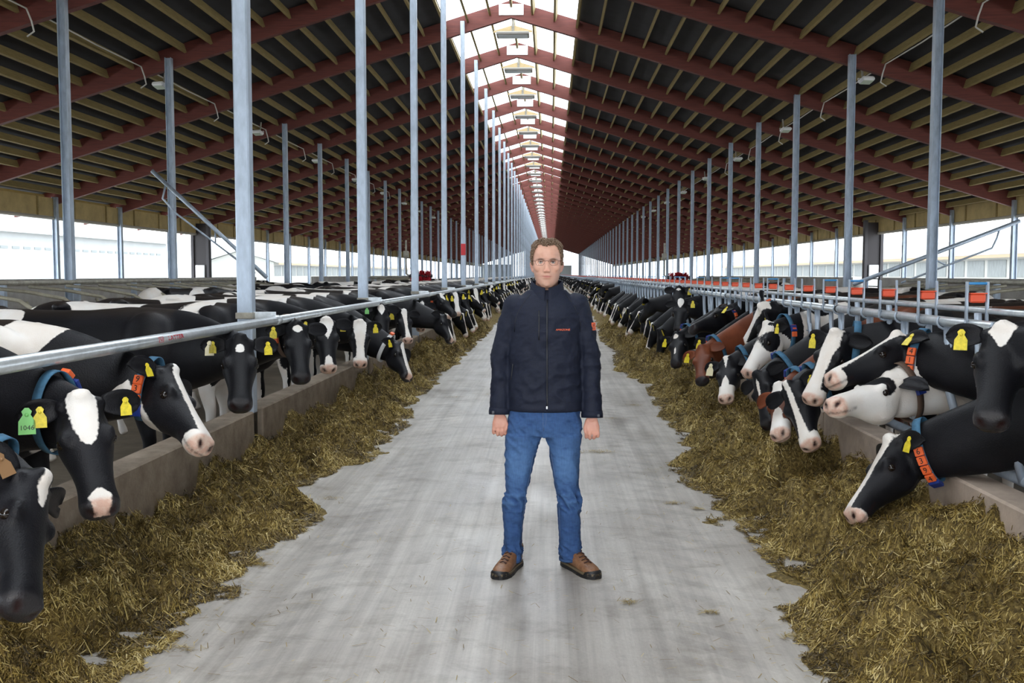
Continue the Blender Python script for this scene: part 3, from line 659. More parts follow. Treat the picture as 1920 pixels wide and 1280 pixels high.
    return me, dict(P=P - O, d=d, v=v, w=w, k=k, O=O, tags=tags, neck=info, b=b, s=s)
def tag_mesh(fr, q, mat_, O, size=1.0, txt=None, tilt=0):
    root, ax, ac, op, sg = fr; dn = nrm(-Zv - op * (-Zv @ op)); dn = nrm(dn + ax * tilt); sd = np.cross(op, dn)
    c = root + ax * (.170 * q) + op * .020; s_ = size; mb = MB()
    out = [(-.012, .0), (-.016, -.012), (-.006, -.024), (.006, -.024), (.016, -.012), (.012, .0), (.026, .022), (.027, .066), (-.027, .066), (-.026, .022)]
    fr_ = [c + s_ * (sd * a + dn * (b_ - .0)) for a, b_ in out]; mb.loft([fr_, [p + op * .003 for p in fr_]])
    mb.ell(c + op * .004, (.007 * s_,) * 3, m=0, n=8, k=5)
    mats = [mat_, INK]
    if txt:
        tv, tf = text_geo(txt, .023 * s_, .0004); X = sd if np.cross(sd, -dn) @ op > 0 else -sd
        mb.add(frame_pts(tv, c + dn * .044 * s_ + op * .0038, X, -dn, op), tf, 1)
    mb.v = [x - O for x in mb.v]; return mb.mesh('ear_tag', mats)
def add_cow_parts(o, me_info, sp):
    I = me_info; O = I['O']; k = I['k']
    for sg in (-1, 1):
        c = I['P'] + k * (I['d'] * .190 + I['w'] * sg * .1010 - I['v'] * .070); mb = MB(); mb.ell(c, .0215 * k, n=14, k=10); mb.build('eye', EYE, o, True)
    for t in sp.get('tags', []):
        side, q, m_ = t[:3]; tips = [O + f[0] + f[1] * .17 - O for f in I['tags']]
        if side == 'n': fr = min(I['tags'], key=lambda f: np.linalg.norm(f[0] + f[1] * .17 - CAMLOC))
        else: fr = sorted(I['tags'], key=lambda f: ((CR.T @ (f[0] + f[1] * .17 - CAMLOC))[0] / -(CR.T @ (f[0] + f[1] * .17 - CAMLOC))[2]))[0 if side < 0 else 1]
        obj('ear_tag', tag_mesh(fr, q, m_, O, t[3] if len(t) > 3 else 1.0, t[4] if len(t) > 4 else None, t[5] if len(t) > 5 else 0), o, label={'yellow_tag': 'yellow ear tag', 'green_tag': 'green ear tag', 'tan_tag': 'tan ear tag', 'pale_tag': 'pale ear tag'}[m_.name])
    if 'collar' in sp:
        cs = sp['collar']; t = cs.get('t', .84); x = t * 10; i = int(min(9, x)); fr = x - i
        A, B = I['neck'][i], I['neck'][i + 1]; c, sd, up, hw, hh, T = [A[j] * (1 - fr) + B[j] * fr for j in range(6)]
        c = c - O; T = nrm(T + up * cs.get('lean', 0)); up = nrm(up - T * (up @ T)); sd = nrm(np.cross(up, T)) * (1 if np.cross(up, T) @ sd > 0 else -1)
        g = cs.get('grow', 1.06); hw, hh = hw * g + .006, hh * g + .010
        th = np.arange(36) * 2 * math.pi / 36; bw = .024; rings = []
        def pt(a, off=0): 
            cx, sn = math.cos(a), math.sin(a); e = .95
            x_ = (hw + off) * math.copysign(abs(cx) ** e, cx) * (1 - .05 * max(0, -sn) - .15 * max(0, sn)); z_ = (hh + off) * math.copysign(abs(sn) ** e, sn); return c + sd * x_ + up * z_
        for a in th: rings.append([pt(a) - T * bw, pt(a) + T * bw, pt(a, .005) + T * bw, pt(a, .005) - T * bw])
        rings.append(rings[0]); mb = MB(); mb.loft(rings, cap=False); col = mb.build('collar', cs.get('mat', STRAP), o, True)
        dirn = cs['side']; a0 = cs.get('a0', .35); num = cs.get('num', ''); step = .052
        def block(a, hl, txt, m_, name, wide=.048):
            base = (lambda q: q if dirn > 0 else math.pi - q); p = pt(base(a), .006); p2 = pt(base(a - .02), .006); dwn = nrm(p2 - p); nn = nrm(np.cross(dwn, T)); nn = nn if nn @ (p - c) > 0 else -nn
            X = np.cross(-dwn, nn); mb = MB(); mb.box(p + nn * .010, (wide, hl, .022), np.stack([X, -dwn, nn], 1), bev=.003)
            if txt:
                tv, tf = text_geo(txt, .046, .0006); mb.add(frame_pts(tv, p + nn * .0216, X, -dwn, nn), tf, 1)
            mb.build(name, [m_, INK], col)
        a = a0
        for ch in num:
            block(a, .047, ch, ORG, 'number_block'); rr = np.linalg.norm(pt(a + .01 if dirn > 0 else math.pi - a - .01) - pt(a if dirn > 0 else math.pi - a)) / .01; a -= step / max(rr, .05)
        if cs.get('box', True): block(a - .04, .06, '', NAVY, 'weight', .06)
        if cs.get('plain'):
            for q in range(cs['plain']): block(a0 - q * .3, .047, '', ORG, 'number_block')
# ------------------------------------------------------------------ the cows of the photograph
HL = .515
def spec_px(side, poll, muz, X, near=True, f=None, **k):
    P = at_X(poll[0], poll[1], X); r = nrm(ray(*muz)); sc = k.get('scale', 1.0); H = HL * sc
    oc = CAMLOC - P; bq = r @ oc; cq = oc @ oc - H * H; disc = bq * bq - cq
    t = -bq if disc < 0 else (-bq - math.sqrt(disc) if near else -bq + math.sqrt(disc))
    Mz = CAMLOC + r * t; d = nrm(Mz - P); P = P + k.pop('vshift', 0) * Zv
    sgn = 1 if side == 'L' else -1; yaw = k.pop('yaw', 0.0); b = np.array([sgn * math.cos(yaw), math.sin(yaw), 0])
    reach = k.pop('reach', .95 if P[2] < .9 else .80); oy = k.pop('oy', .10)
    O = np.array([P[0], P[1], 0]) - b * reach * 1.0 + np.array([0, oy, 0])
    O[0] = min(O[0], -2.72) if side == 'L' else max(O[0], 2.55)
    k.update(P=P, d=d, f=f if f is not None else (sgn * .6, -.8), O=O, b=b); return k
BZ = lambda *a: dict(blaze=list(a))
star = BZ((.07, -.02), (.09, .02), (.12, .034), (.145, .02), (.175, -.02))
COWS = [
 (spec_px('L', (78, 893), (82, 1122), -1.86, True, (.80, .60), voxel=.014, seed=3, thr=2, head=BZ((-.02, .02), (.06, .03), (.13, .012), (.16, -.03)), tags=[('n', .45, TAN, 1.0, None, -.6)], collar=dict(side=1, num='4', a0=.2, t=.80), ear=(.5, .6)),
  'black cow eating with its head down at the lower left edge, tan ear tag'),
 (spec_px('L', (150, 742), (192, 938), -2.02, True, (.5, -.87), voxel=.014, seed=8, thr=2, oy=.35, head=BZ((-.05, .03), (.0, .058), (.05, .062), (.15, .050), (.215, .03), (.25, -.01), (.36, -.03), (.43, -.01), (.47, .045), (.55, .03)), tags=[(-1, .72, GRN, 1.25, '1046'), (-1, .42, YEL, 1.0), (1, .55, YEL, .9)], collar=dict(side=-1, num='7', a0=.9, t=.80, mat=STRAP)),
  'black cow with a broad white forehead and a green ear tag reading 1046'),
 (spec_px('L', (322, 693), (402, 815), -1.98, True, (.94, .18), voxel=.014, seed=11, thr=2, oy=-.15, yaw=-.12, blobs=[(.07, 1.02, .17, .80)], head=dict(blaze=[(-.04, -.01), (.0, .026), (.1, .030), (.3, .030), (.42, .045), (.55, .06)], muz=.46, jaw=.205), tags=[('n', .45, YEL, .8)], collar=dict(side=1, num='935', a0=.0, t=.93, grow=1.12)),
  'black cow with white blaze, blue collar numbered 935, head over the left kerb'),
 (spec_px('L', (450, 632), (451, 748), -2.08, True, (.35, -.94), voxel=.015, seed=21, thr=2, oy=.5, reach=.7, head=BZ((.055, -.02), (.07, .02), (.10, .030), (.125, .022), (.135, -.02)), tags=[(-1, .62, PALE, 1.1), (-1, .50, YEL, .9), (1, .55, YEL, 1.0)]),
  'black cow facing the camera with a small square white star, beside the nearest tall post'),
 (spec_px('L', (557, 606), (566, 700), -2.10, True, (.35, -.94), voxel=.017, seed=31, thr=.1, oy=.4, reach=.75, neckwhite=(.45, .75), head=BZ((.025, -.02), (.04, .038), (.07, .040), (.095, .01), (.11, -.02)), tags=[(-1, .6, YEL, 1.1)], collar=dict(side=1, plain=2, a0=.1, box=False, mat=BRST)),
  'black cow facing the camera with a wide flat white star and white chest patch'),
 (spec_px('L', (612, 598), (618, 684), -2.12, True, (.35, -.94), voxel=.017, seed=41, thr=-.6, oy=.4, reach=.75, head=dict(blaze=[(-.05, .05), (.05, .065), (.1, .05), (.18, .022), (.25, -.02), (.36, -.02), (.42, .03), (.55, .045)], muz=.49), tags=[(-1, .6, YEL, 1.1)]),
  'cow with a tapering white forehead and spotted pink muzzle over the left kerb'),
 (spec_px('L', (675, 602), (677, 676), -2.10, True, (.35, -.94), voxel=.018, seed=51, thr=-.3, oy=.4, reach=.8, head=dict(blaze=[(-.05, .06), (.05, .075), (.15, .062), (.3, .040), (.42, .045), (.55, .06)], muz=.455), tags=[(-1, .55, YEL, 1.1), (1, .5, YEL, 1.1)]),
  'cow with a full broad white face and pink nose, facing the camera on the left'),
 (spec_px('L', (714, 572), (722, 636), -2.16, True, (.4, -.92), voxel=.019, seed=61, thr=-.5, oy=.4, reach=.7, head=BZ((.0, -.01), (.02, .045), (.06, .048), (.13, .012), (.17, -.02)), tags=[(-1, .5, GRN, 1.0)]),
  'black cow with a pointed white forehead patch standing above the white-faced cow'),
 (spec_px('L', (757, 582), (767, 632), -2.12, True, (.4, -.92), voxel=.02, seed=71, thr=-.5, oy=.4, reach=.8, head=dict(blaze=[(-.05, .03), (.05, .042), (.15, .028), (.3, .020), (.42, .03), (.55, .05)], muz=.49), tags=[(-1, .5, YEL, 1.3)]),
  'black cow with a narrow full-length white blaze, yellow tag, left row'),
 (spec_px('L', (752, 645), (774, 700), -1.78, True, (.92, -.1), voxel=.019, seed=81, thr=.5, reach=1.0, head=BZ((-.02, .0), (.04, .035), (.2, .032), (.4, .035), (.55, .04)), tags=[(-1, .5, YEL, 1.0)], collar=dict(side=1, plain=1, a0=1.2, box=False, mat=mat('white_strap', (.7, .7, .7), .6))),
  'black cow eating from the left feed heap, white blaze turned to the alley'),
 (spec_px('L', (791, 566), (790, 612), -2.16, True, (.3, -.95), voxel=.02, seed=91, thr=.0, oy=.4, reach=.8, head=dict(blaze=[(.0, -.01), (.02, .04), (.10, .035), (.15, -.02)], muz=.5), tags=[(-1, .5, YEL, 1.3)]),
  'black cow with an oblong white star and pale nose in the left row'),
 (spec_px('L', (826, 552), (856, 585), -2.10, True, (.8, -.6), voxel=.022, seed=95, thr=.1, reach=.8, head=BZ((-.05, .03), (.08, .05), (.2, -.02)), tags=[(1, .5, YEL, 1.3)], collar=dict(side=1, plain=2, a0=.2, box=False, mat=BRST)),
  'black cow with white poll in profile under the left rail, brown collar'),
 (spec_px('L', (834, 592), (852, 634), -1.72, True, (.95, -.1), voxel=.022, seed=97, thr=.3, reach=1.0, head=BZ((.1, -.02), (.3, .02), (.55, .04)), tags=[]),
  'black cow eating low on the left with a white lower muzzle'),
 # right row
 (spec_px('R', (1668, 822), (1578, 950), 1.92, True, (-.95, .22), voxel=.014, seed=103, thr=2, oy=.0, reach=1.10, yaw=-.10, neckwhite=(.62, .62), head=dict(blaze=[(-.06, .05), (.0, .05), (.08, .045), (.2, .030), (.4, .030), (.55, .04)], muz=.50), tags=[('n', .5, YEL, 1.0)], collar=dict(side=-1, num='6394', a0=-.03, t=.84)),
  'black cow eating with white blaze and blue collar numbered 6394'),
 (spec_px('R', (1882, 612), (1858, 772), 2.16, True, (-.44, -.90), voxel=.014, seed=107, thr=2, oy=.55, reach=.62, head=BZ((-.03, -.02), (.0, .05), (.03, .064), (.07, .04), (.12, .012), (.145, -.02)), tags=[(-1, .55, YEL, 1.15)], ear=(.05, .1)),
  'black cow staring at the camera with a white triangle on its forehead'),
 (spec_px('R', (1682, 628), (1545, 690), 2.12, True, (-.96, .14), voxel=.014, seed=109, thr=2, oy=.1, reach=.85, head=dict(blaze=[(-.06, .055), (.0, .06), (.1, .045), (.3, .045), (.55, .07)], muz=.455, jaw=.175), tags=[('n', .4, YEL, 1.0)], collar=dict(side=-1, num='418', a0=-.05, t=.86), ear=(.4, .3)),
  'black and white cow in profile with blue collar numbered 418'),
 (spec_px('R', (1668, 705), (1558, 735), 2.02, True, (-.9, -.4), voxel=.016, seed=113, thr=1, oy=.45, reach=.85, neckwhite=(.9, 1.05), head=dict(face=(.16, -.02, .10, .07), muz=.2), collar=dict(side=-1, a0=.1, t=.84, mat=BRST)),
  'pink-nosed white-muzzled cow below the cow numbered 418'),
 (spec_px('R', (1566, 622), (1511, 738), 1.98, True, (-.70, -.60), voxel=.015, seed=127, thr=.6, oy=.25, reach=.85, head=dict(blaze=[(-.06, .04), (.0, .055), (.1, .068), (.2, .05), (.35, .045), (.44, .06), (.55, .07)], muz=.45), tags=[(-1, .6, YEL, 1.15)], collar=dict(side=1, a0=.9, t=.86, num='', box=False)),
  'black cow with a broad white blaze and black-spotted pink muzzle, right row'),
 (spec_px('R', (1437, 606), (1388, 692), 1.98, True, (-.93, -.15), voxel=.016, seed=131, thr=-.2, oy=.0, reach=.95, neckwhite=(.6, 1.3), head=dict(face=(.155, -.09, .10, .085), facecut=.02), tags=[('n', .4, YEL, 1.0)], collar=dict(side=-1, plain=2, a0=.2, t=.84)),
  'white-faced cow with a black eye patch in profile beside the right fence'),
 (spec_px('R', (1426, 573), (1388, 640), 2.10, False, (-.5, -.85), voxel=.018, seed=137, thr=.2, oy=.5, reach=.7, head=dict(blaze=[(-.06, .05), (.05, .065), (.15, .045), (.3, .035), (.55, .06)], muz=.46), tags=[(1, .5, YEL, 1.2)], collar=dict(side=1, plain=1, a0=0, box=False)),
  'cow with a white blaze raising its head behind the white-faced cow'),
 (spec_px('R', (1476, 720), (1507, 828), 1.74, True, (-.93, -.15), voxel=.015, seed=139, thr=.4, oy=.0, reach=1.1, head=dict(blaze=[(-.05, .02), (.1, .02), (.3, .025), (.42, .04), (.55, .07)], muz=.44, jaw=.21), tags=[('n', .5, YEL, .8)], collar=dict(side=1, plain=2, a0=1.0, t=.8)),
  'black cow eating on the right with white chin and blue collar'),
 (spec_px('R', (1459, 722), (1449, 802), 1.76, True, (-.9, -.3), voxel=.018, seed=149, thr=.2, oy=.25, reach=1.1, red=True, head=dict(blaze=[(-.06, .07), (.06, .07), (.14, .03), (.25, .01), (.3, .04), (.55, .07)], muz=.40), collar=dict(side=1, plain=2, a0=1.0, t=.8)),
  'reddish-brown and white cow eating between black cows on the right'),
 (spec_px('R', (1418, 700), (1428, 790), 1.78, True, (-.95, 0), voxel=.018, seed=151, thr=.8, oy=.1, reach=1.1, head=dict(blaze=[(.02, -.02), (.1, .015), (.3, .01), (.4, -.02)]), collar=dict(side=1, plain=3, a0=1.15, t=.76)),
  'black cow with head down and orange-numbered collar, right feed heap'),
 (spec_px('R', (1362, 672), (1356, 738), 1.76, True, (-.6, -.8), voxel=.019, seed=157, thr=.5, oy=.1, reach=1.1, head=dict(blaze=[(-.05, .04), (.08, .01), (.2, -.01), (.3, .03), (.55, .07)], muz=.36), tags=[(-1, .5, PALE, 1.4)], collar=dict(side=1, num='', a0=1.0, t=.8, box=False)),
  'cow eating with a white lower face and pale ear tag, right feed heap'),
 (spec_px('R', (1347, 580), (1291, 606), 2.02, True, (-.97, -.05), voxel=.019, seed=163, thr=1.0, oy=.1, reach=.85, head={}, tags=[('n', .4, YEL, 1.1)], collar=dict(side=-1, plain=3, a0=.3, t=.84, mat=BRST)),
  'all-black cow in profile with orange collar blocks, right row'),
 (spec_px('R', (1277, 562), (1270, 612), 1.98, True, (-.4, -.92), voxel=.022, seed=167, thr=.4, oy=.3, reach=.85, head=BZ((-.02, -.01), (.0, .045), (.06, .05), (.14, .012), (.18, -.02)), tags=[(1, .5, YEL, 1.2)]),
  'black cow with a white forehead wedge beside the all-black cow, right row'),
 (spec_px('R', (1273, 538), (1266, 585), 2.12, True, (-.3, -.95), voxel=.022, seed=169, thr=.2, oy=.3, reach=.75, head=BZ((.03, -.01), (.04, .04), (.06, .04), (.075, -.01)), tags=[(1, .5, YEL, 1.2)]),
  'black cow holding its head high with a thin white band on its brow'),
 (spec_px('R', (1268, 625), (1262, 675), 1.62, True, (-.7, -.7), voxel=.022, seed=173, thr=.6, oy=.1, reach=1.1, head=BZ((.02, .0), (.05, .035), (.09, .03), (.12, -.02), (.2, -.02), (.28, .012), (.36, .012), (.4, -.02)), tags=[(-1, .5, YEL, 1.2)], collar=dict(side=1, plain=2, a0=1.0, t=.8)),
  'black cow eating with a round white star and orange collar blocks'),
 (spec_px('R', (1314, 650), (1310, 705), 1.66, True, (-.7, -.7), voxel=.022, seed=179, thr=.9, oy=.1, reach=1.1, red=True, head={}, tags=[(-1, .5, YEL, 1.2)], collar=dict(side=1, plain=2, a0=1.0, t=.8)),
  'plain reddish-brown cow eating from the right feed heap'),
 (spec_px('R', (1338, 630), (1330, 692), 1.86, True, (-.5, -.85), voxel=.02, seed=181, thr=.4, oy=.2, reach=1.0, head=BZ((.04, .0), (.06, .045), (.13, .05), (.18, .01), (.2, -.02)), tags=[(-1, .5, YEL, 1.2)]),
  'black cow with a large round white star above the brown cow'),
 (spec_px('R', (2072, 735), (2095, 890), 2.2, True, (-.4, -.9), voxel=.022, seed=190, thr=2, oy=.3, reach=.75, red=True, head={}),
  'reddish-brown cow of which only an ear shows at the right edge'),
]
def spread(lst, gap):
    lst.sort(key=lambda s: s['O'][1]); y = np.array([s['O'][1] for s in lst]); t = y.copy()
    for _ in range(400):
        for i in range(len(y) - 1):
            g = y[i + 1] - y[i]
            if g < gap: y[i] -= (gap - g) / 2; y[i + 1] += (gap - g) / 2
    for s, q in zip(lst, y): s['O'][1] = q
    return y[-1]
yendL = spread([s for s, _ in COWS if s['b'][0] > 0], .74); yendR = spread([s for s, _ in COWS if s['b'][0] < 0], .66)
for sp, lab in COWS:
    me, info = cow_mesh(sp); o = obj('cow', me, None, sp['O'], lab, 'cow', 'cows feeding in the near part of the barn'); add_cow_parts(o, info, sp)
# ------------------------------------------------------------------ the long rows beyond: a few poses, copied
def canon(P, d, f, **k): k.update(P=np.array(P), d=np.array(d), f=f, O=np.array([0., 0, 0]), b=(1, 0, 0)); return k
blz = [(-.05, .045), (.1, .060), (.3, .042), (.42, .06), (.55, .08)]
VAR = [
 canon((.98, -.05, .72), (.30, -.05, -.95), (1, -.2), seed=5, thr=.0, head=dict(blaze=blz, muz=.45)),
 canon((1.0, .05, .66), (.15, .10, -.98), (1, 0), seed=6, thr=.2, head={}),
 canon((.95, -.10, .80), (.50, -.25, -.83), (1, -.3), seed=7, thr=-.1, head=dict(blaze=[(-.05, .06), (.15, .06), (.3, .05), (.55, .07)], muz=.42)),
 canon((.88, -.15, 1.15), (.45, -.45, -.77), (.6, -.8), seed=9, thr=.1, head=BZ((0, 0), (.03, .045), (.12, .04), (.17, -.02))),
 canon((.92, .10, 1.05), (.75, .15, -.65), (1, .1), seed=10, thr=.0, head=dict(blaze=[(-.05, .04), (.1, .05), (.2, -.02)], muz=.47)),
 canon((.90, -.20, 1.22), (.20, -.60, -.77), (.3, -.95), seed=12, thr=-.3, head=dict(blaze=blz, muz=.46)),
 canon((.96, .0, .62), (.25, .15, -.95), (1, .2), seed=13, thr=-.3, head=dict(face=(.15, -.08, .09, .08), muz=.3)),
 canon((1.02, 0, .78), (.45, .0, -.9), (1, 0), seed=14, thr=.0, head=dict(blaze=blz, muz=.44, jaw=.2)),
 canon((.80, 0, 1.30), (.85, -.2, -.45), (1, -.1), seed=15, thr=-.2, head=dict(blaze=blz)),
 canon((.90, .3, 1.25), (.7, .5, -.5), (1, .5), seed=16, thr=.2, head={}),
]
DESC = ['white-blazed black cow eating', 'plain black cow eating', 'white-faced cow eating', 'star-faced black cow looking up', 'black cow reaching forward', 'blazed cow facing the camera', 'patch-eyed white cow eating', 'white-chinned cow eating', 'cow holding its head high', 'black cow turning away']
VM = []; VF = []
for sp in VAR:
    sp['voxel'] = .032; sp['smooth'] = 3; me, info = cow_mesh(sp); tm = [tag_mesh(info['tags'][i], .55, YEL, info['O'], 1.25) for i in (0, 1)]
    sp2 = dict(sp); sp2['voxel'] = .075; sp2['smooth'] = 1; me2, _ = cow_mesh(sp2); VM.append((me, tm)); VF.append(me2)
rnd = random.Random(12)
def row(side, ylist, grp):
    i = 0; last = -1
    for y in ylist:
        v = rnd.choice([0, 1, 2, 3, 4, 5, 6, 7, 0, 1, 7, 2]); v = (v + 1) % 8 if v == last else v; last = v
        sgn = 1 if side == 'left' else -1; me, tm = VM[v]
        x = (-3.02 if side == 'left' else 2.86) + rnd.uniform(-.06, .06); rz = (0 if side == 'left' else math.pi) + rnd.uniform(-.26, .26)
        mirror = False
        far = y > 40
        lab = f'{DESC[v]} in the {side} row, {ORD[i]} beyond the closely seen ones'
        o = obj('cow', me, None, (x, y, 0), lab, 'cow', grp, rot=(0, 0, rz)); i += 1
        if y < 60:
            for t in tm: obj('ear_tag', t, o)
def ygen(y, n, L_=True):
    out = []
    for _ in range(n):
        c = (y - (Z0 - .14)) % BAY; yy = y + (.30 - c if c < .30 else (BAY - .30 - c if c > BAY - .30 else 0)) if L_ else y; out.append(yy); y += rnd.uniform(.74, .98)
    return out, y
yl, yle = ygen(yendL + .85, 92); row('left', yl, 'cows in the long left feeding row')
yrr, yre = ygen(yendR + .8, 96, False); row('right', yrr, 'cows in the long right feeding row')
# the rest of both rows, past the three hundred nearest
mb = MB(); att = {k: [] for k in ('patch', 'muzzle', 'crease', 'topline')}
def far_cows(name, side, y, lab):
    mb = MB(); att = []
    while y < YEND - 2:
        me = VF[rnd.randrange(8)]; V = mesh_arrays(me); F = [tuple(p.vertices) for p in me.polygons]
        a = (0 if side < 0 else math.pi) + rnd.uniform(-.15, .15); c, s = math.cos(a), math.sin(a); x = -3.02 if side < 0 else 2.86
        mb.add(V @ np.array([[c, s, 0], [-s, c, 0], [0, 0, 1]]) + (x, y, 0), F); q = np.empty(len(V), np.float32); me.attributes['patch'].data.foreach_get('value', q); att.append(q); y += rnd.uniform(.95, 1.15)
    o = mb.build(name, COAT, None, True, label=lab, cat='cows', kind='stuff'); set_attr(o.data, 'patch', np.concatenate(att))
    for n_ in ('muzzle', 'crease', 'topline'): set_attr(o.data, n_, np.zeros(len(o.data.vertices)))
far_cows('distant_cows', -1, yle, 'far end of the left cow row fading into the distance')
far_cows('distant_cows', 1, yre, 'far end of the right cow row fading into the distance')
# cows standing loose in the pens
pens = [(-6.6, 19, 1.2, 8, 'left'), (-6.2, 24, .3, 5, 'left'), (-7.6, 24.6, 2.9, 3, 'left'), (-7.2, 29, -.5, 4, 'left'), (-6.5, 34, .6, 0, 'left'), (-7.4, 38, 2.6, 2, 'left'), (-6.2, 43, -.8, 5, 'left'), (-7, 50, 1.8, 1, 'left'), (-6.5, 58, .2, 2, 'left'), (-13.2, 19.5, 1.3, 5, 'left'), (-12.4, 23.5, 1.5, 2, 'left'), (-12.8, 27, 1.6, 4, 'left'), (-12.2, 31, 1.5, 1, 'left'), (-12.8, 36, 1.4, 3, 'left'), (-12.2, 42, 1.7, 0, 'left'),
        (5.6, 15.5, 1.8, 5, 'right'), (5.5, 19.5, 2.6, 2, 'right'), (5.6, 24, 1.2, 5, 'right'), (5.5, 30.2, 2.9, 8, 'right'), (5.4, 35.4, 1.5, 2, 'right'), (5.4, 40.6, .6, 0, 'right'), (5.4, 48, 2.2, 5, 'right'), (11.6, 26, 1.6, 2, 'right'), (11.9, 33, 1.5, 4, 'right'), (11.7, 40, 1.6, 5, 'right'), (11.8, 47, 1.4, 1, 'right')]
for i, (x, y, rz, v, s) in enumerate(pens):
    n_ = sum(1 for q in pens[:i] if q[4] == s)
    obj('cow', VM[v][0], None, (x, y, 0), f'{DESC[v].replace(" eating", "").replace(" facing the camera", "")} standing loose in the {s} pens, {ORD[n_]} from the camera', 'cow', 'cows standing loose in the pens', rot=(0, 0, rz))
# ------------------------------------------------------------------ feed heaps
def feed_mat():
    m = bpy.data.materials.new('silage'); m.use_nodes = True; nt = m.node_tree; b = nt.nodes['Principled BSDF']; L = nt.links
    t = nt.nodes.new('ShaderNodeTexCoord')
    def nz(sc, det, st=(1, 1, 1)):
        mp = nt.nodes.new('ShaderNodeMapping'); mp.inputs['Scale'].default_value = st; L.new(t.outputs['Object'], mp.inputs[0])
        n = nt.nodes.new('ShaderNodeTexNoise'); n.inputs['Scale'].default_value = sc; n.inputs['Detail'].default_value = det; n.inputs['Roughness'].default_value = .7; L.new(mp.outputs[0], n.inputs['Vector']); return n.outputs['Fac']
    r = nt.nodes.new('ShaderNodeValToRGB'); e = r.color_ramp.elements
    e[0].position = .32; e[0].color = (.020, .013, .004, 1); e[1].position = .70; e[1].color = (.46, .34, .115, 1); x = e.new(.5); x.color = (.20, .138, .038, 1)
    L.new(nz(42, 8), r.inputs[0]); L.new(r.outputs[0], b.inputs['Base Color']); b.inputs['Roughness'].default_value = .85
    bp = nt.nodes.new('ShaderNodeBump'); bp.inputs['Strength'].default_value = .9; bp.inputs['Distance'].default_value = .02; L.new(nz(60, 8), bp.inputs['Height']); L.new(bp.outputs[0], b.inputs['Normal']); return m
FEED = feed_mat()
def straw_mat():
    m = bpy.data.materials.new('straw'); m.use_nodes = True; nt = m.node_tree; b = nt.nodes['Principled BSDF']
    a = nt.nodes.new('ShaderNodeAttribute'); a.attribute_name = 'tone'; r = nt.nodes.new('ShaderNodeValToRGB'); e = r.color_ramp.elements
    e[0].position = 0; e[0].color = (.040, .026, .007, 1); e[1].position = 1; e[1].color = (.66, .54, .26, 1)
    for p, c in ((.35, (.15, .095, .020)), (.6, (.29, .20, .045)), (.8, (.43, .32, .09)), (.93, (.58, .46, .18))): x = e.new(p); x.color = (*c, 1)
    nt.links.new(a.outputs['Fac'], r.inputs[0]); nt.links.new(r.outputs[0], b.inputs['Base Color']); b.inputs['Roughness'].default_value = .6; return m
STRAW = straw_mat()
EL = [(250, 1290), (300, 1215), (440, 1120), (450, 1075), (600, 975), (565, 925), (590, 900), (700, 862), (712, 835), (770, 795), (772, 760), (800, 735), (830, 700), (865, 672), (900, 640), (927, 612), (960, 580), (985, 560), (1000, 547)]
ER = [(1560, 1290), (1500, 1215), (1465, 1140), (1560, 1118), (1470, 1075), (1400, 1010), (1330, 975), (1345, 935), (1235, 885), (1300, 845), (1240, 780), (1210, 720), (1155, 695), (1150, 655), (1128, 640), (1118, 605), (1100, 580), (1080, 555), (1066, 544)]
def edge_fn(px):
    Q = np.array([at_Z(x, y, 0)[:2] for x, y in px]); o = np.argsort(Q[:, 1]); Q = Q[o]
    return lambda y: np.interp(y, Q[:, 1], Q[:, 0])
eL, eR = edge_fn(EL), edge_fn(ER)
n1, n2, n3, n4 = Noise(1, .62, 18), Noise(2, .24, 18), Noise(3, .10, 20), Noise(4, 1.6, 12)
HEADS = [(s['P'] + nrm(s['d']) * .5) for s, _ in COWS]
def height(X, Y, side):
    k = KL if side < 0 else KR; e = eL(Y) if side < 0 else eR(Y)
    P3 = np.stack([X, Y, np.zeros_like(X)], 1)
    e = e + .035 * n2(P3) * 1.2 + .05 * n1(P3 + 5)
    q = (e - X) if side < 0 else (X - e)        # distance inside the edge
    wid = np.maximum(.35, abs(e - k)); t = np.clip(q / .38, 0, 1); prof = t * t * (3 - 2 * t)
    base = .085 + (.19 if side < 0 else .21) * np.clip(q / wid, 0, 1) + (.02 if side > 0 else 0) + (.10 * np.exp(-((Y - 5.5) / .9) ** 2) * np.clip(q / .7, 0, 1) if side > 0 else .05 * np.exp(-((Y - 3.7) / .5) ** 2) * np.clip(q / .5, 0, 1))
    h = prof * np.maximum(.02, base + .045 * n1(P3) + .035 * n4(P3)) + prof * (.030 * (1 - 2 * np.abs(n2(P3))) + .014 * n3(P3))
    if side < 0:       # the scraped bare patch low in the left heap
        c = at_Z(60, 1240, 0); g = np.exp(-(((X - c[0]) / .42) ** 2 + ((Y - c[1]) / .11) ** 2)); h = h * (1 - np.clip(g * 1.9, 0, 1)) - .012 * (g > .5)
    return np.where(q > .004, h - .003, -.03)
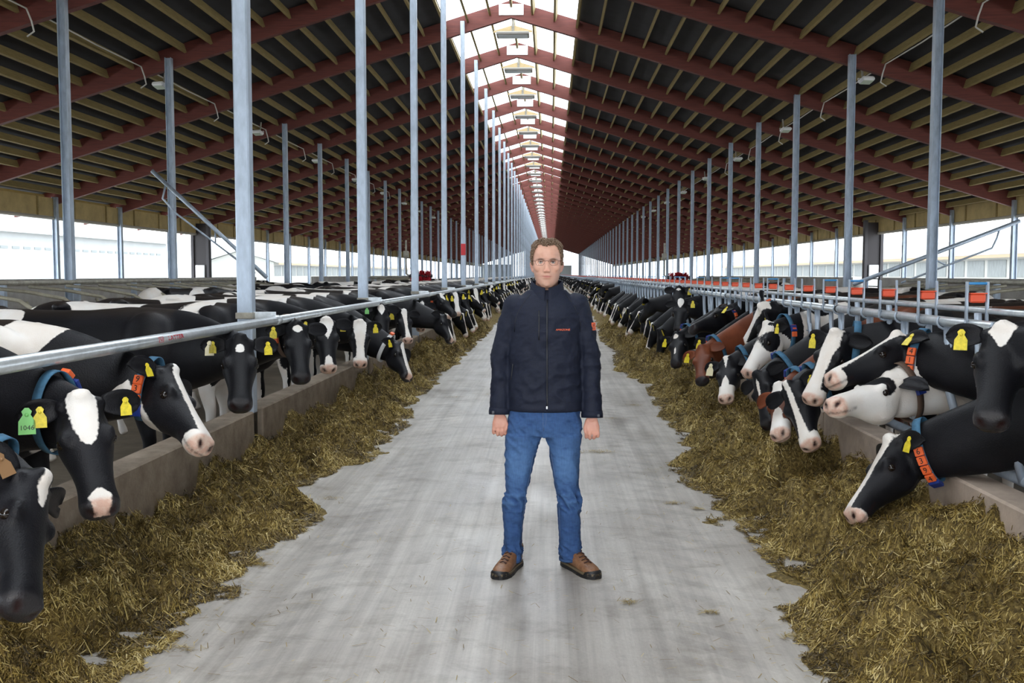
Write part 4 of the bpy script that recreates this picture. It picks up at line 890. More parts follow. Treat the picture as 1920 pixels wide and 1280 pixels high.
def heap(side, lab):
    k = KL if side < 0 else KR
    for (y0, y1, fy_, nx, nm) in ((2.2, 34, .0065, 84, 'near'), (34, YEND - 1, .012, 16, 'far')):
        ys = [y0]
        while ys[-1] < y1: ys.append(ys[-1] + fy_ * ys[-1])
        ys = np.array(ys); V = []
        for y in ys:
            e = (eL(y) + .12) if side < 0 else (eR(y) - .12); V.append(np.stack([np.linspace(k, e, nx), np.full(nx, y)], 1))
        V = np.concatenate(V); Hh = height(V[:, 0], V[:, 1], side); n = len(ys)
        F = [(j * nx + i, j * nx + i + 1, (j + 1) * nx + i + 1, (j + 1) * nx + i) for j in range(n - 1) for i in range(nx - 1)]
        if side < 0: F = F
        else: F = [q[::-1] for q in F]
        mb = MB(); mb.add(np.column_stack([V, Hh]), F)
        if nm == 'near': o = mb.build('feed_heap', FEED, None, True, label=lab, cat='feed', kind='stuff'); main = o
        else: mb.build('far_feed', FEED, main, True, kind='stuff')
    return main
hl = heap(-1, 'trampled brown-green silage strewn along the left kerb'); hr = heap(1, 'trampled brown-green silage strewn along the right kerb')
def straws(side, parent, n):
    r = np.random.RandomState(7 + side); u = r.uniform(0, 1, n); y = 2.25 * (30 / 2.25) ** (u ** 1.05); k = KL if side < 0 else KR
    e = eL(y) if side < 0 else eR(y); q = r.uniform(-.03, 1, n); x = e + (k - e) * q
    h = height(x, y, side); ok = h > -.005; x, y, h = x[ok], y[ok], h[ok]; n = len(x)
    # slope
    gx = (height(x + .02, y, side) - h) / .02; gy = (height(x, y + .02, side) - h) / .02; gx = np.clip(gx, -1, 1); gy = np.clip(gy, -1, 1)
    a = r.uniform(0, 2 * math.pi, n); ln = r.gamma(3.0, .0075, n) * (1 + y * .05); long_ = r.uniform(0, 1, n) < .012; ln = np.where(long_, r.uniform(.06, .13, n), np.clip(ln, .008, .06)); wd = (.0009 + .0009 * r.uniform(0, 1, n)) * (1 + y * .11)
    pit = r.normal(0, .32, n); dx = np.cos(a); dy = np.sin(a); dz = np.tan(np.clip(pit, -1, 1)) + gx * dx + gy * dy; D = np.stack([dx, dy, dz], 1); D /= np.linalg.norm(D, axis=1, keepdims=True)
    Sd = np.stack([-dy, dx, r.normal(0, .5, n)], 1); Sd /= np.linalg.norm(Sd, axis=1, keepdims=True)
    C = np.stack([x, y, np.maximum(h, 0) + .004 + r.uniform(0, .010, n)], 1); bend = np.stack([np.zeros(n), np.zeros(n), r.uniform(0, .15, n) * ln], 1)
    A = C - D * ln[:, None] / 2; B = C + D * ln[:, None] / 2; M_ = C + bend; w = Sd * wd[:, None]
    V = np.stack([A - w, A + w, B + w * .7, B - w * .7], 1).reshape(-1, 3); V[:, 2] = np.maximum(V[:, 2], .003)
    me = bpy.data.meshes.new('straw'); me.vertices.add(len(V)); me.vertices.foreach_set('co', V.ravel())
    idx = np.arange(n * 4)
    me.loops.add(len(idx)); me.loops.foreach_set('vertex_index', idx); me.polygons.add(n); me.polygons.foreach_set('loop_start', np.arange(n) * 4); me.polygons.foreach_set('loop_total', np.full(n, 4)); me.update(calc_edges=True)
    me.materials.append(STRAW); tone = np.clip(r.beta(2.0, 2.2, n) + .10 * n1(C) + .08 * n2(C), 0, 1); tone = np.where(long_, r.uniform(.8, 1, n), tone); set_attr(me, 'tone', np.repeat(tone, 4))
    obj('straw', me, parent, kind='stuff')
straws(-1, hl, 270000); straws(1, hr, 270000)
# loose wisps on the alley
r = np.random.RandomState(3); clumps = [(1120, 848, .16, 160), (1480, 960, .1, 60), (1180, 1130, .05, 40), (1330, 1150, .05, 30), (1262, 945, .08, 50), (1310, 955, .06, 50), (1490, 1195, .07, 40), (340, 1215, .1, 40), (490, 1060, .08, 50), (620, 935, .08, 40), (1150, 785, .1, 50), (1190, 760, .12, 80), (850, 745, .12, 60), (915, 740, .05, 20)]
mb = MB(); tn = []
def wisp(x, y, z=.004, l=None):
    a = r.uniform(0, 6.28); l = l or r.uniform(.008, .035); w = r.uniform(.0008, .0018); c, s = math.cos(a), math.sin(a); z2 = z + r.uniform(0, .006)
    mb.add([(x - c * l + s * w, y - s * l - c * w, z), (x - c * l - s * w, y - s * l + c * w, z), (x + c * l - s * w, y + s * l + c * w, z2), (x + c * l + s * w, y + s * l - c * w, z2)], [(0, 3, 2, 1)]); tn.extend([r.uniform(.3, .95)] * 4)
for px, py, rad, n in clumps:
    c = at_Z(px, py, 0)
    for i in range(n): wisp(c[0] + r.normal(0, rad * .5), c[1] + r.normal(0, rad * .28), .004 + abs(r.normal(0, .006)))
for i in range(2600):
    y = 2.3 * (24 / 2.3) ** r.uniform(0, 1); a, b_ = eL(y), eR(y); x = a + (b_ - a) * (r.beta(.45, .45)); wisp(x, y)
o = mb.build('straw_wisps', STRAW, None, label='loose straw wisps scattered on the concrete alley', cat='straw', kind='stuff'); set_attr(o.data, 'tone', tn)
# ------------------------------------------------------------------ the man
YM = 5.42
def mp(px, py, y=YM): return at_Y(px, py, y)
CX = mp(1024, 640)[0]
SKIN = bpy.data.materials.new('skin'); SKIN.use_nodes = True
def skin_nodes():
    nt = SKIN.node_tree; b = nt.nodes['Principled BSDF']; L = nt.links
    def mixa(a, bcol, name):
        at = nt.nodes.new('ShaderNodeAttribute'); at.attribute_name = name; x = nt.nodes.new('ShaderNodeMix'); x.data_type = 'RGBA'; L.new(at.outputs['Fac'], x.inputs['Factor']); L.new(a, x.inputs['A']); x.inputs['B'].default_value = (*bcol, 1); return x.outputs['Result']
    t = nt.nodes.new('ShaderNodeTexCoord'); n = nt.nodes.new('ShaderNodeTexNoise'); n.inputs['Scale'].default_value = 22; n.inputs['Detail'].default_value = 5; L.new(t.outputs['Object'], n.inputs['Vector'])
    r = nt.nodes.new('ShaderNodeValToRGB'); r.color_ramp.elements[0].position = .3; r.color_ramp.elements[1].position = .7; r.color_ramp.elements[0].color = (.60, .31, .22, 1); r.color_ramp.elements[1].color = (.72, .42, .31, 1); L.new(n.outputs['Fac'], r.inputs[0])
    c = mixa(r.outputs[0], (.42, .12, .10), 'lip'); c = mixa(c, (.36, .22, .17), 'stubble'); c = mixa(c, (.10, .05, .03), 'brow'); c = mixa(c, (.66, .24, .18), 'flush')
    L.new(c, b.inputs['Base Color']); b.inputs['Roughness'].default_value = .48; b.inputs['Subsurface Weight'].default_value = .08; b.inputs['Subsurface Scale'].default_value = .02; b.inputs['Subsurface Radius'].default_value = (1, .3, .15)
skin_nodes()
def zz(py): return mp(1024, py)[2]
HX = mp(1025.5, 500)[0]
# -- body core
mb = MB()
def er(c, hw, yf, yb, n=28, e=.9):
    th = np.arange(n) * 2 * math.pi / n; cx, sn = np.cos(th), np.sin(th)
    return np.stack([c[0] + hw * np.sign(cx) * np.abs(cx) ** e, c[1] + np.where(sn > 0, yb, yf) * np.sign(sn) * np.abs(sn) ** e, np.full(n, c[2])], 1)
z0h = 1.562   # chin
HP = [(1.555, .020, .060, .0), (1.562, .037, .078, .01), (1.578, .052, .086, .03), (1.600, .0625, .088, .055), (1.622, .0685, .088, .075), (1.650, .0725, .089, .088), (1.680, .0755, .090, .096), (1.710, .078, .093, .100), (1.740, .079, .094, .102), (1.770, .075, .088, .098), (1.792, .062, .073, .086), (1.806, .044, .052, .064), (1.813, .020, .025, .035)]
HY = YM - .005
mb.loft([er((HX, HY, z), w_, f_, b_) for z, w_, f_, b_ in HP])
FRT = lambda z: HY - np.interp(z, [p[0] for p in HP], [p[2] for p in HP])
# nose
mb.loft([[(HX - a, FRT(z) + .012, z), (HX - a * .75, FRT(z) - o * .7, z), (HX, FRT(z) - o, z + dz), (HX + a * .75, FRT(z) - o * .7, z), (HX + a, FRT(z) + .012, z)] for z, a, o, dz in ((1.712, .008, .000, 0), (1.695, .009, .004, 0), (1.675, .012, .013, 0), (1.660, .015, .022, 0), (1.652, .018, .026, 0), (1.645, .018, .022, 0), (1.640, .014, .010, 0))])
for s in (-1, 1): mb.ell((HX + s * .013, FRT(1.648) - .010, 1.648), (.0085, .012, .008))
mb.ell((HX, FRT(1.622) + .001, 1.6225), (.027, .007, .0045)); mb.ell((HX, FRT(1.613) + .0005, 1.6135), (.024, .008, .0055)); mb.ell((HX, FRT(1.62) + .008, 1.622), (.036, .014, .022)); mb.ell((HX, FRT(1.578) - .000, 1.578), (.020, .012, .014))
for s in (-1, 1):
    mb.ell((HX + s * .032, FRT(1.708) + .007, 1.709), (.024, .010, .007)); mb.ell((HX + s * .043, FRT(1.668) + .028, 1.668), (.028, .022, .026))
# ears
for s in (-1, 1):
    q_ = np.array(Euler((.15, s * .22, s * -.35)).to_matrix()); mb.ell((HX + s * .083, HY + .016, 1.674), (.0075, .019, .029), q_, n=16, k=12); mb.ell((HX + s * .079, HY + .010, 1.652), (.006, .010, .012), q_)
# neck, core torso
mb.tube([(HX, YM + .03, 1.36), (HX, YM + .025, 1.48), (HX, YM + .02, 1.56), (HX, YM + .015, 1.63)], [.075, .066, .062, .060], 20)
cz = lambda z, w_, f_, b_: er((CX, YM + .01, z), w_, f_, b_)
mb.loft([cz(.80, .13, .08, .09), cz(.95, .16, .09, .1), cz(1.15, .15, .09, .09), cz(1.35, .17, .1, .1), cz(1.45, .15, .07, .08), cz(1.50, .07, .05, .06)])
ARM = {-1: [mp(961, 573), mp(938, 668), mp(937, 772)], 1: [mp(1086, 570), mp(1108, 665), mp(1110, 778)]}
LEG = {-1: [mp(990, 800), mp(966, 925), mp(963, 1050)], 1: [mp(1054, 800), mp(1068, 925), mp(1071, 1045)]}
for s in (-1, 1):
    A = ARM[s]; mb.tube([A[0] + (0, .02, 0), A[1] + (0, .03, 0), A[2] + (0, -.005, 0), A[2] + (0, -.01, -.03)], [.036, .029, .025, .026], 12)
    L_ = LEG[s]; mb.tube([L_[0] + (0, .02, .05), L_[1] + (0, .0, 0), L_[2] + (0, .05, .0), L_[2] + (0, .05, -.02)], [.062, .040, .028, .028], 12)
    # foot inside the shoe
    # hand: palm, four curled fingers, thumb towards the thigh
    Wp = A[2] + (0, -.012, -.015); ins = -s     # direction to the thigh
    mb.loft([[Wp + (x * w_ , y * t_ - .0 + yo, z) for x, y in [(-1, -.6), (-.6, -1), (.6, -1), (1, -.6), (1, .6), (.6, 1), (-.6, 1), (-1, .6)]] for z, w_, t_, yo in ((.01, .026, .016, 0), (-.015, .032, .016, -.002), (-.045, .040, .017, -.006), (-.066, .040, .014, -.010), (-.074, .034, .010, -.010))])
    for i in range(4):
        fx = (-.0305 + i * .0203); ln = [.92, 1.06, 1.02, .80][i] if ins < 0 else [.80, 1.02, 1.06, .92][i]
        # i runs left to right in the picture; index finger is next to the thumb (inner side)
        K = Wp + (fx, -.012, -.066); pts = [K + (0, .006, .02), K, K + (fx * .12, -.006 + .0, -.020 * ln), K + (fx * .1, .000, -.038 * ln), K + (fx * .05, .016, -.046 * ln), K + (0, .030, -.036 * ln), K + (0, .034, -.022 * ln)]
        mb.tube(pts, [.009, .0098, .0090, .0088, .0082, .0078, .006], 10)
    K = Wp + (ins * .030, -.004, -.028); mb.tube([K + (-ins * .006, 0, .02), K, K + (ins * .010, -.014, -.024), K + (ins * .006, -.020, -.046), K + (-ins * .002, -.019, -.060)], [.013, .0125, .0105, .0095, .007], 10)
V, F, N = remesh(mb, .0044, 3, .45)
hx, hy, hz = V[:, 0] - HX, V[:, 1] - HY, V[:, 2]; head = (hz > 1.54); front = head & (hy < -.02)
def G(x, z, sx_, sz): return np.exp(-(((hx - x) / sx_) ** 2 + ((hz - z) / sz) ** 2)) * front
D = np.zeros(len(V))
for s in (-1, 1):
    D -= .0105 * G(s * .033, 1.696, .017, .0095); D -= .003 * G(s * .030, 1.640, .010, .02); D -= .004 * G(s * .056, 1.72, .012, .02)
    D -= .004 * G(s * .026, 1.618, .008, .010); D += .002 * G(s * .033, 1.6865, .015, .004)
D -= .0055 * G(0, 1.6182, .029, .0026); D -= .004 * G(0, 1.690, .010, .010) * 0; D -= .003 * G(0, 1.600, .02, .006); D -= .003 * G(0, 1.634, .004, .006)
D -= .003 * G(0, 1.708, .01, .006)
V = V + N * D[:, None]
at = dict(lip=np.clip(G(0, 1.6180, .030, .0068) * 1.2 - .28, 0, .85) + .9 * G(0, 1.6182, .030, .0019),
          stubble=np.clip((1.645 - hz) / .02, 0, 1) * np.clip((hz - 1.552) / .01, 0, 1) * .34 * front * (1 - G(0, 1.618, .03, .01)),
          brow=np.clip(sum(np.exp(-(((hx - s * .034) / .020) ** 2 + ((hz - 1.7095 - .002 * np.cos((hx - s * .034) * 80)) / .0048) ** 2)) for s in (-1, 1)) * front * 1.3, 0, .92),
          flush=np.clip(sum(G(s * .046, 1.655, .02, .02) for s in (-1, 1)) * .15 + G(0, 1.652, .014, .012) * .3 + .5 * head * (np.abs(hx) > .0785) * (hz < 1.71) * (hz > 1.64) + .35 * (hz < 1.0), 0, .6))
me = bpy.data.meshes.new('person'); ORG_ = np.array([CX, YM, 0]); me.from_pydata((V - ORG_).tolist(), [], F); me.polygons.foreach_set('use_smooth', [True] * len(F)); me.materials.append(SKIN)
for k_, a in at.items(): set_attr(me, k_, a)
man = obj('person', me, None, ORG_, 'person in navy jacket, blue jeans and brown boots standing in the alley', 'person')
class LB(MB):
    def build(s, name, mats, smooth=False, **k): s.v = [x - ORG_ for x in s.v]; return MB.build(s, name, mats, man, smooth, **k)
def mesh_local(name, V, F, m_, **k):
    me = bpy.data.meshes.new(name); me.from_pydata((V - ORG_).tolist(), [], F); me.polygons.foreach_set('use_smooth', [True] * len(F)); me.materials.append(m_); return obj(name, me, man, **k)
# -- hair: curls over the scalp
mb = LB(); rr = random.Random(5)
def scalp(th, z):
    w_ = np.interp(z, [p[0] for p in HP], [p[1] for p in HP]); f_ = np.interp(z, [p[0] for p in HP], [p[2] for p in HP]); b_ = np.interp(z, [p[0] for p in HP], [p[3] for p in HP])
    return np.array([HX + w_ * math.cos(th), HY + (b_ if math.sin(th) > 0 else f_) * math.sin(th), z])
n_ = 0
while n_ < 3600:
    th = rr.uniform(0, 2 * math.pi); z = rr.uniform(1.64, 1.812); p = scalp(th, z); fr = -math.sin(th); ax = abs(math.cos(th))
    line = 1.781 + .004 * math.cos(6 * th) if fr > .75 else (1.781 - (.75 - fr) * .16 if fr > .48 else (1.736 - (.48 - fr) * .18 if fr > .25 else (1.680 if fr > .10 else (1.708 if fr > -.42 else 1.64))))
    if z < line: continue
    n_ += 1; out = nrm(p - np.array([HX, HY + .005, 1.71])); th_ = .011 if z > 1.77 else .0075
    a = rr.uniform(0, 3.14); R = Euler((rr.uniform(-.6, .6), rr.uniform(-.6, .6), a)).to_matrix(); mb.ell(p + out * th_ * rr.uniform(.1, 1.3), (.0075, .0034, .0034), np.array(R), n=5, k=4)
mb.build('hair', mat('brown_hair', (.10, .058, .034), .6, noise=(90, .45), col2=(.25, .165, .105)), True)
# -- eyes and glasses
eyem = bpy.data.materials.new('eye_white'); eyem.use_nodes = True
for s in (-1, 1):
    c = np.array([HX + s * .0325, FRT(1.696) + .0145, 1.6955]); mb = LB(); mb.ell(c, .0115, n=16, k=12); mb.build('eyeball', mat('eyeball', (.52, .46, .43), .5), True)
    mb = LB(); mb.ell(c + (0, -.0078, 0), (.0062, .0045, .0062), n=14, k=8); mb.build('iris', mat('iris', (.02, .015, .012), .5), True)
    mb = LB(); mb.tube([c + (x, -.0116 + abs(x) * .25, .0048 - x * x * 24) for x in np.linspace(-.0125, .0125, 7)], .0024, 6); mb.build('eyelid', mat('lid', (.22, .10, .07), .6), True)
gl = empty('glasses', (0, 0, 0)); gl.parent = man; MET = mat('frame_metal', (.12, .07, .06), .3, .7)
def gpart(mb, name, m_, sm=True): mb.v = [x - ORG_ for x in mb.v]; return MB.build(mb, name, m_, gl, sm)
for s in (-1, 1):
    y = FRT(1.69) - .016; cx = HX + s * .0335; out = [(cx + s * x, y + .006 * max(0, x / .026) ** 2, z) for x, z in ((-.020, 1.7035), (0, 1.7055), (.018, 1.7055), (.0265, 1.7035), (.0265, 1.692), (.022, 1.6805), (.008, 1.677), (-.010, 1.678), (-.0195, 1.686), (-.0215, 1.696))]
    mb = MB(); mb.tube(out + [out[0]], .0009, 6); gpart(mb, 'rim', MET)
    mb = MB(); mb.loft([out, [(a, b + .0012, c) for a, b, c in out]]); lens = bpy.data.materials.get('lens') 
    if lens is None:
        lens = bpy.data.materials.new('lens'); lens.use_nodes = True; nt = lens.node_tree; nt.nodes.remove(nt.nodes['Principled BSDF']); tp = nt.nodes.new('ShaderNodeBsdfTransparent'); gs = nt.nodes.new('ShaderNodeBsdfGlossy'); gs.inputs['Roughness'].default_value = .02; mx = nt.nodes.new('ShaderNodeMixShader'); mx.inputs[0].default_value = .004; gs.inputs['Color'].default_value = (.5, .5, .5, 1)
        nt.links.new(tp.outputs[0], mx.inputs[1]); nt.links.new(gs.outputs[0], mx.inputs[2]); nt.links.new(mx.outputs[0], nt.nodes['Material Output'].inputs[0])
    gpart(mb, 'lens', lens, False)
    mb = MB(); mb.tube([(cx + s * .0265, y + .006, 1.700), (HX + s * .074, y + .014, 1.702), (HX + s * .0785, HY + .01, 1.698), (HX + s * .077, HY + .04, 1.685)], .0011, 6); gpart(mb, 'temple', MET)
mb = MB(); mb.tube([(HX - .0125, FRT(1.69) - .016, 1.699), (HX, FRT(1.69) - .020, 1.7025), (HX + .0125, FRT(1.69) - .016, 1.699)], .0011, 6); gpart(mb, 'bridge', MET)
# -- jacket
JK = mat('navy_softshell', (.0070, .0105, .026), .72, noise=(120, .3), bump=(300, .15), spec=.35)
JZ = mat('zip_black', (.008, .009, .014), .45)
mb = MB()
def tor(py, pl, pr, f_, b_, yo=0.0):
    a, b = mp(pl, py), mp(pr, py); return er(((a[0] + b[0]) / 2, YM + .012 + yo, a[2]), (b[0] - a[0]) / 2, f_, b_, 36, .82)
mb.loft([tor(769, 953, 1091, .118, .115), tor(762, 952, 1092, .124, .12), tor(740, 953, 1091, .124, .12), tor(700, 954, 1089, .120, .112), tor(660, 954, 1089, .120, .108), tor(620, 957, 1088, .125, .115), tor(590, 953, 1092, .122, .118), tor(572, 955, 1090, .108, .110), tor(560, 966, 1078, .090, .098), tor(551, 980, 1068, .074, .085), tor(543, 990, 1061, .065, .080)])
for s in (-1, 1):
    A = ARM[s]; sh = A[0]; el = A[1]; wr = A[2]
    mb.ell(sh + (-s * .012, .01, .005), (.064, .07, .058), n=16, k=12)
    pts = [sh + (-s * .055, .01, .02), sh + (-s * .005, .012, -.005), sh * .62 + el * .38 + (0, .018, 0), el + (0, .025, 0), el * .5 + wr * .5 + (0, .014, 0), wr + (0, 0, .010), wr + (0, -.003, -.010)]
    mb.tube(pts, [.055, .062, .060, .0545, .0535, .0565, .0585], 20)
V, F, N = remesh(mb, .0068, 5, .5)
nA, nB, nC = Noise(51, .16, 18), Noise(52, .07, 16), Noise(53, .30, 12)
Q = (V - ORG_) * (1, 1, 1.35); ridg = 1 - np.abs(nA(Q)); ridg2 = 1 - np.abs(nB(Q + 3)); amp = np.where(V[:, 2] < 1.42, 1, .35); sleeve = np.abs(V[:, 0] - CX) > .205
lowz = np.exp(-((V[:, 2] - zz(735)) / .10) ** 2); elb = np.exp(-((V[:, 2] - zz(680)) / .09) ** 2)
hemf = np.clip((V[:, 2] - zz(762)) / .03, 0, 1); V = V + N * ((ridg * .0062 - .0032) * amp * hemf * np.where(sleeve, .6 + .5 * elb, .6 + .3 * lowz) + ridg2 * .0012 * amp * hemf)[:, None]
zip_ = (np.abs(V[:, 0] - CX - .004) < .005) & (V[:, 1] < YM); V[zip_, 1] += .002
jk = mesh_local('jacket', V, F, JK)
from mathutils.bvhtree import BVHTree
bv = BVHTree.FromPolygons([tuple(v) for v in V.tolist()], F)
def surf(px, py, off=.0015):
    d = ray(px, py); d = d / np.linalg.norm(d); h = bv.ray_cast(Vector(CAMLOC), Vector(d)); return (np.array(h[0]) + np.array(h[1]) * off, np.array(h[1])) if h[0] is not None else (mp(px, py, YM - .13), np.array([0, -1., 0]))
def cpart(mb, name, m_, sm=True, par=None, **k): mb.v = [x - ORG_ for x in mb.v]; return MB.build(mb, name, m_, par or jk, sm, **k)
# collar: open stand-up band around the neck
mb = MB(); cy = YM + .022; n = 40; rings = []
for i in range(n + 1):
    a = -math.pi / 2 + .10 + (2 * math.pi - .20) * i / n; fr = max(0, -math.sin(a)) ; back = max(0, math.sin(a))
    zt = 1.592 - .038 * fr ** 2 + .006 * back; zb = 1.508 - .022 * fr; zb2 = 1.475 - .02 * fr
    rt = (.087 + .004 * fr, .090 + .012 * fr); rbm = (.100, .098 + .006 * fr); rbb = (.122, .108)
    P_ = lambda r_, z, o=0: (HX + (r_[0] + o) * math.cos(a), cy + (r_[1] + o) * math.sin(a), z)
    rings.append([P_(rbb, zb2), P_(rbm, zb), P_(rt, zt), P_(rt, zt + .003, -.003), P_(rt, zt, -.007), P_(rbm, zb, -.008), P_(rbb, zb2, -.010)])
mb.loft(rings, cap=True); cpart(mb, 'collar', JK)
# zip, seams, pockets, cuffs
def strip(pts, wid, name, m_, off=.003, th=.002, par=None):
    mb = MB(); rings = []
    for px, py in pts:
        p, nn = surf(px, py, off); rings.append([p + (-wid, 0, 0), p + (-wid * .8, 0, 0) + nn * th, p + (wid * .8, 0, 0) + nn * th, p + (wid, 0, 0)])
    mb.loft(rings); return cpart(mb, name, m_, True, par)
strip([(1026 - (y - 560) * .0, y) for y in range(562, 768, 12)], .0045, 'zip', JZ, .002, .003)
strip([(1010.5, y) for y in (582, 590, 600, 612, 622, 630, 638)], .0035, 'pocket_zip', JZ, .001)
strip([(962 - (y - 680) * .1, y) for y in (682, 690, 700, 712)], .003, 'pocket_zip', JZ, .001)
for s, P_ in ((-1, [(994, 552), (986, 562), (977, 575), (970, 588), (966, 604), (965, 622)]), (1, [(1060, 552), (1068, 562), (1077, 575), (1083, 588), (1087, 604), (1088, 622)])): strip(P_, .0016, 'seam', JZ, .001, .0015)
mb = MB()
p, nn = surf(1026, 764, .006); mb.box(p, (.010, .006, .016), bev=.002); cpart(mb, 'zip_pull', mat('zip_silver', (.75, .75, .75), .3, .8), False)
for s in (-1, 1):
    wr = ARM[s][2]; mb = MB(); q = [(wr + (0, 0, z))[2] for z in (.028, .024, -.012, -.015)]
    mb.tube([wr + (0, 0, .026), wr + (0, -.001, .006), wr + (0, -.003, -.013)], [.0575, .0605, .0600], 24); cpart(mb, 'cuff', JK)
    mb = MB(); mb.box(wr + (s * .030 if s > 0 else -.030, -.052, .004), (.022, .006, .016), bev=.003); cpart(mb, 'cuff_tab', mat('tab_grey', (.05, .055, .07), .4), False)
# chest lettering and sleeve badge
V2, F2 = text_geo('AMAZONE', .0145, .0004); mb = MB(); c, nn = surf(1055, 618.5, .009); nn = nrm((nn[0] * .4, -1, 0)); X = np.cross([0, 0, 1.], nn) * 1.0; X = X if X[0] > 0 else -X
mb.add(frame_pts(V2 * (1.08, 1, 1), c, X, Zv, nn), F2); cpart(mb, 'chest_lettering', mat('orange_print', (.85, .14, .04), .5), False, label='orange chest lettering')
mb = MB(); c, nn = surf(1112.5, 612, .002); nn = nrm((max(nn[0], .45), -.8, .05)); X = nrm(np.cross([0, 0, 1.], nn)); X = X if X[0] > 0 else -X; U = np.cross(nn, X)
mb.box(c, (.030, .042, .003), np.stack([X, U if U[2] > 0 else -U, nn], 1), bev=.001)
for a, b, w_, h_ in ((-.006, .008, .004, .014), (.004, .004, .010, .003), (.0, -.004, .016, .003), (.006, .012, .004, .008), (-.002, -.013, .020, .0035)): mb.box(c + X * a + Zv * b + nn * .0022, (w_, h_, .001), np.stack([X, U if U[2] > 0 else -U, nn], 1), m=1)
cpart(mb, 'sleeve_badge', [mat('orange_print', (0, 0, 0)), JZ], False, label='orange square badge on the sleeve')
# -- jeans
JE = bpy.data.materials.new('denim'); JE.use_nodes = True
def denim():
    nt = JE.node_tree; b = nt.nodes['Principled BSDF']; L = nt.links; t = nt.nodes.new('ShaderNodeTexCoord')
    def nz(sc, st, det=5):
        mp_ = nt.nodes.new('ShaderNodeMapping'); mp_.inputs['Scale'].default_value = st; L.new(t.outputs['Object'], mp_.inputs[0]); n = nt.nodes.new('ShaderNodeTexNoise'); n.inputs['Scale'].default_value = sc; n.inputs['Detail'].default_value = det; L.new(mp_.outputs[0], n.inputs['Vector']); return n.outputs['Fac']
    at_ = nt.nodes.new('ShaderNodeAttribute'); at_.attribute_name = 'fade'
    x = nt.nodes.new('ShaderNodeMix'); x.data_type = 'RGBA'; L.new(at_.outputs['Fac'], x.inputs['Factor']); x.inputs['A'].default_value = (.012, .048, .165, 1); x.inputs['B'].default_value = (.10, .215, .42, 1)
    r = nt.nodes.new('ShaderNodeValToRGB'); r.color_ramp.elements[0].position = .3; r.color_ramp.elements[1].position = .7; r.color_ramp.elements[0].color = (.86, .86, .88, 1); r.color_ramp.elements[1].color = (1.12, 1.12, 1.12, 1); L.new(nz(160, (1, 1, .12)), r.inputs[0])
    y = nt.nodes.new('ShaderNodeMix'); y.data_type = 'RGBA'; y.blend_type = 'MULTIPLY'; y.inputs['Factor'].default_value = 1; L.new(x.outputs['Result'], y.inputs['A']); L.new(r.outputs[0], y.inputs['B']); L.new(y.outputs['Result'], b.inputs['Base Color']); b.inputs['Roughness'].default_value = .85
    bp = nt.nodes.new('ShaderNodeBump'); bp.inputs['Strength'].default_value = .2; bp.inputs['Distance'].default_value = .002; L.new(nz(300, (1, 1, 1)), bp.inputs['Height']); L.new(bp.outputs[0], b.inputs['Normal'])
denim()
mb = MB()
def lr(py, pl, pr, f_, b_, yo=0.0, e=.88):
    a, b = mp(pl, py), mp(pr, py); return er(((a[0] + b[0]) / 2, YM + yo, a[2]), (b[0] - a[0]) / 2, f_, b_, 30, e)
mb.loft([lr(816, 950, 1092, .095, .115), lr(800, 949, 1092, .105, .12), lr(782, 952, 1090, .105, .113), lr(768, 955, 1088, .100, .105), lr(750, 960, 1084, .09, .09)])
LJ = [(812, 948, 1019, .095, .115, 0), (835, 946, 1010, .090, .105, 0), (860, 945, 1003, .086, .098, 0), (890, 947, 996, .080, .088, .0), (915, 948, 992, .074, .078, .0), (930, 944, 989, .074, .072, .0), (942, 941, 987, .073, .072, .005), (960, 942, 984, .066, .074, .01), (990, 944, 980, .062, .074, .02), (1015, 944, 978, .062, .074, .03), (1030, 941, 981, .066, .078, .03), (1040, 940, 981, .068, .080, .03), (1052, 941, 977, .070, .078, .03)]
RJ = [(812, 1019, 1091, .095, .115, 0), (835, 1027, 1089, .090, .105, 0), (860, 1031, 1087, .086, .098, 0), (890, 1036, 1086, .080, .088, .0), (912, 1040, 1085, .074, .078, .0), (926, 1044, 1090, .074, .072, .0), (940, 1045, 1092, .073, .072, .005), (960, 1045, 1090, .066, .074, .01), (990, 1047, 1089, .062, .074, .02), (1010, 1048, 1089, .062, .074, .03), (1026, 1048, 1091, .066, .078, .03), (1037, 1048, 1092, .068, .080, .03), (1050, 1049, 1084, .066, .074, .03)]
for T_ in (LJ, RJ): mb.loft([lr(*q) for q in T_])
V, F, N = remesh(mb, .0065, 4, .5)
nD, nE, nF = Noise(61, .13, 18), Noise(62, .06, 16), Noise(63, .20, 14)
Q = (V - ORG_); z = V[:, 2]; knee = np.exp(-((z - zz(935)) / .055) ** 2); hem = np.exp(-((z - zz(1035)) / .05) ** 2); hip = np.exp(-((z - zz(815)) / .09) ** 2)
rg = 1 - np.abs(nD(Q * (1, 1, 1.9) + Q[:, :1] * (0, 0, 1.2))); rg2 = 1 - np.abs(nE(Q * (1, 1, 2.4)))
V = V + N * ((rg * .009 - .0055) * (.30 + .9 * knee + .75 * hem + .2 * hip) + (rg2 * .003) * (.2 + .7 * hem + .4 * knee))[:, None]
fade = np.clip(.22 + .50 * np.exp(-((z - zz(868)) / .11) ** 2) * np.clip(-N[:, 1], 0, 1) + .35 * knee * rg * np.clip(-N[:, 1], 0, 1) + .06 * (rg2 - .6) + .1 * hip, 0, 1)
je = mesh_local('jeans', V, F, JE); set_attr(je.data, 'fade', fade)
STI = mat('stitching', (.09, .14, .26), .7)
bv = BVHTree.FromPolygons([tuple(v) for v in V.tolist()], F)
for P_ in ([(1000, 850), (993, 890), (986, 930), (981, 960), (978, 990), (976, 1015)], [(1034, 850), (1040, 890), (1047, 930), (1049, 960), (1050, 990), (1051, 1015)]): strip(P_, .0012, 'seam', STI, .001, .001, je)
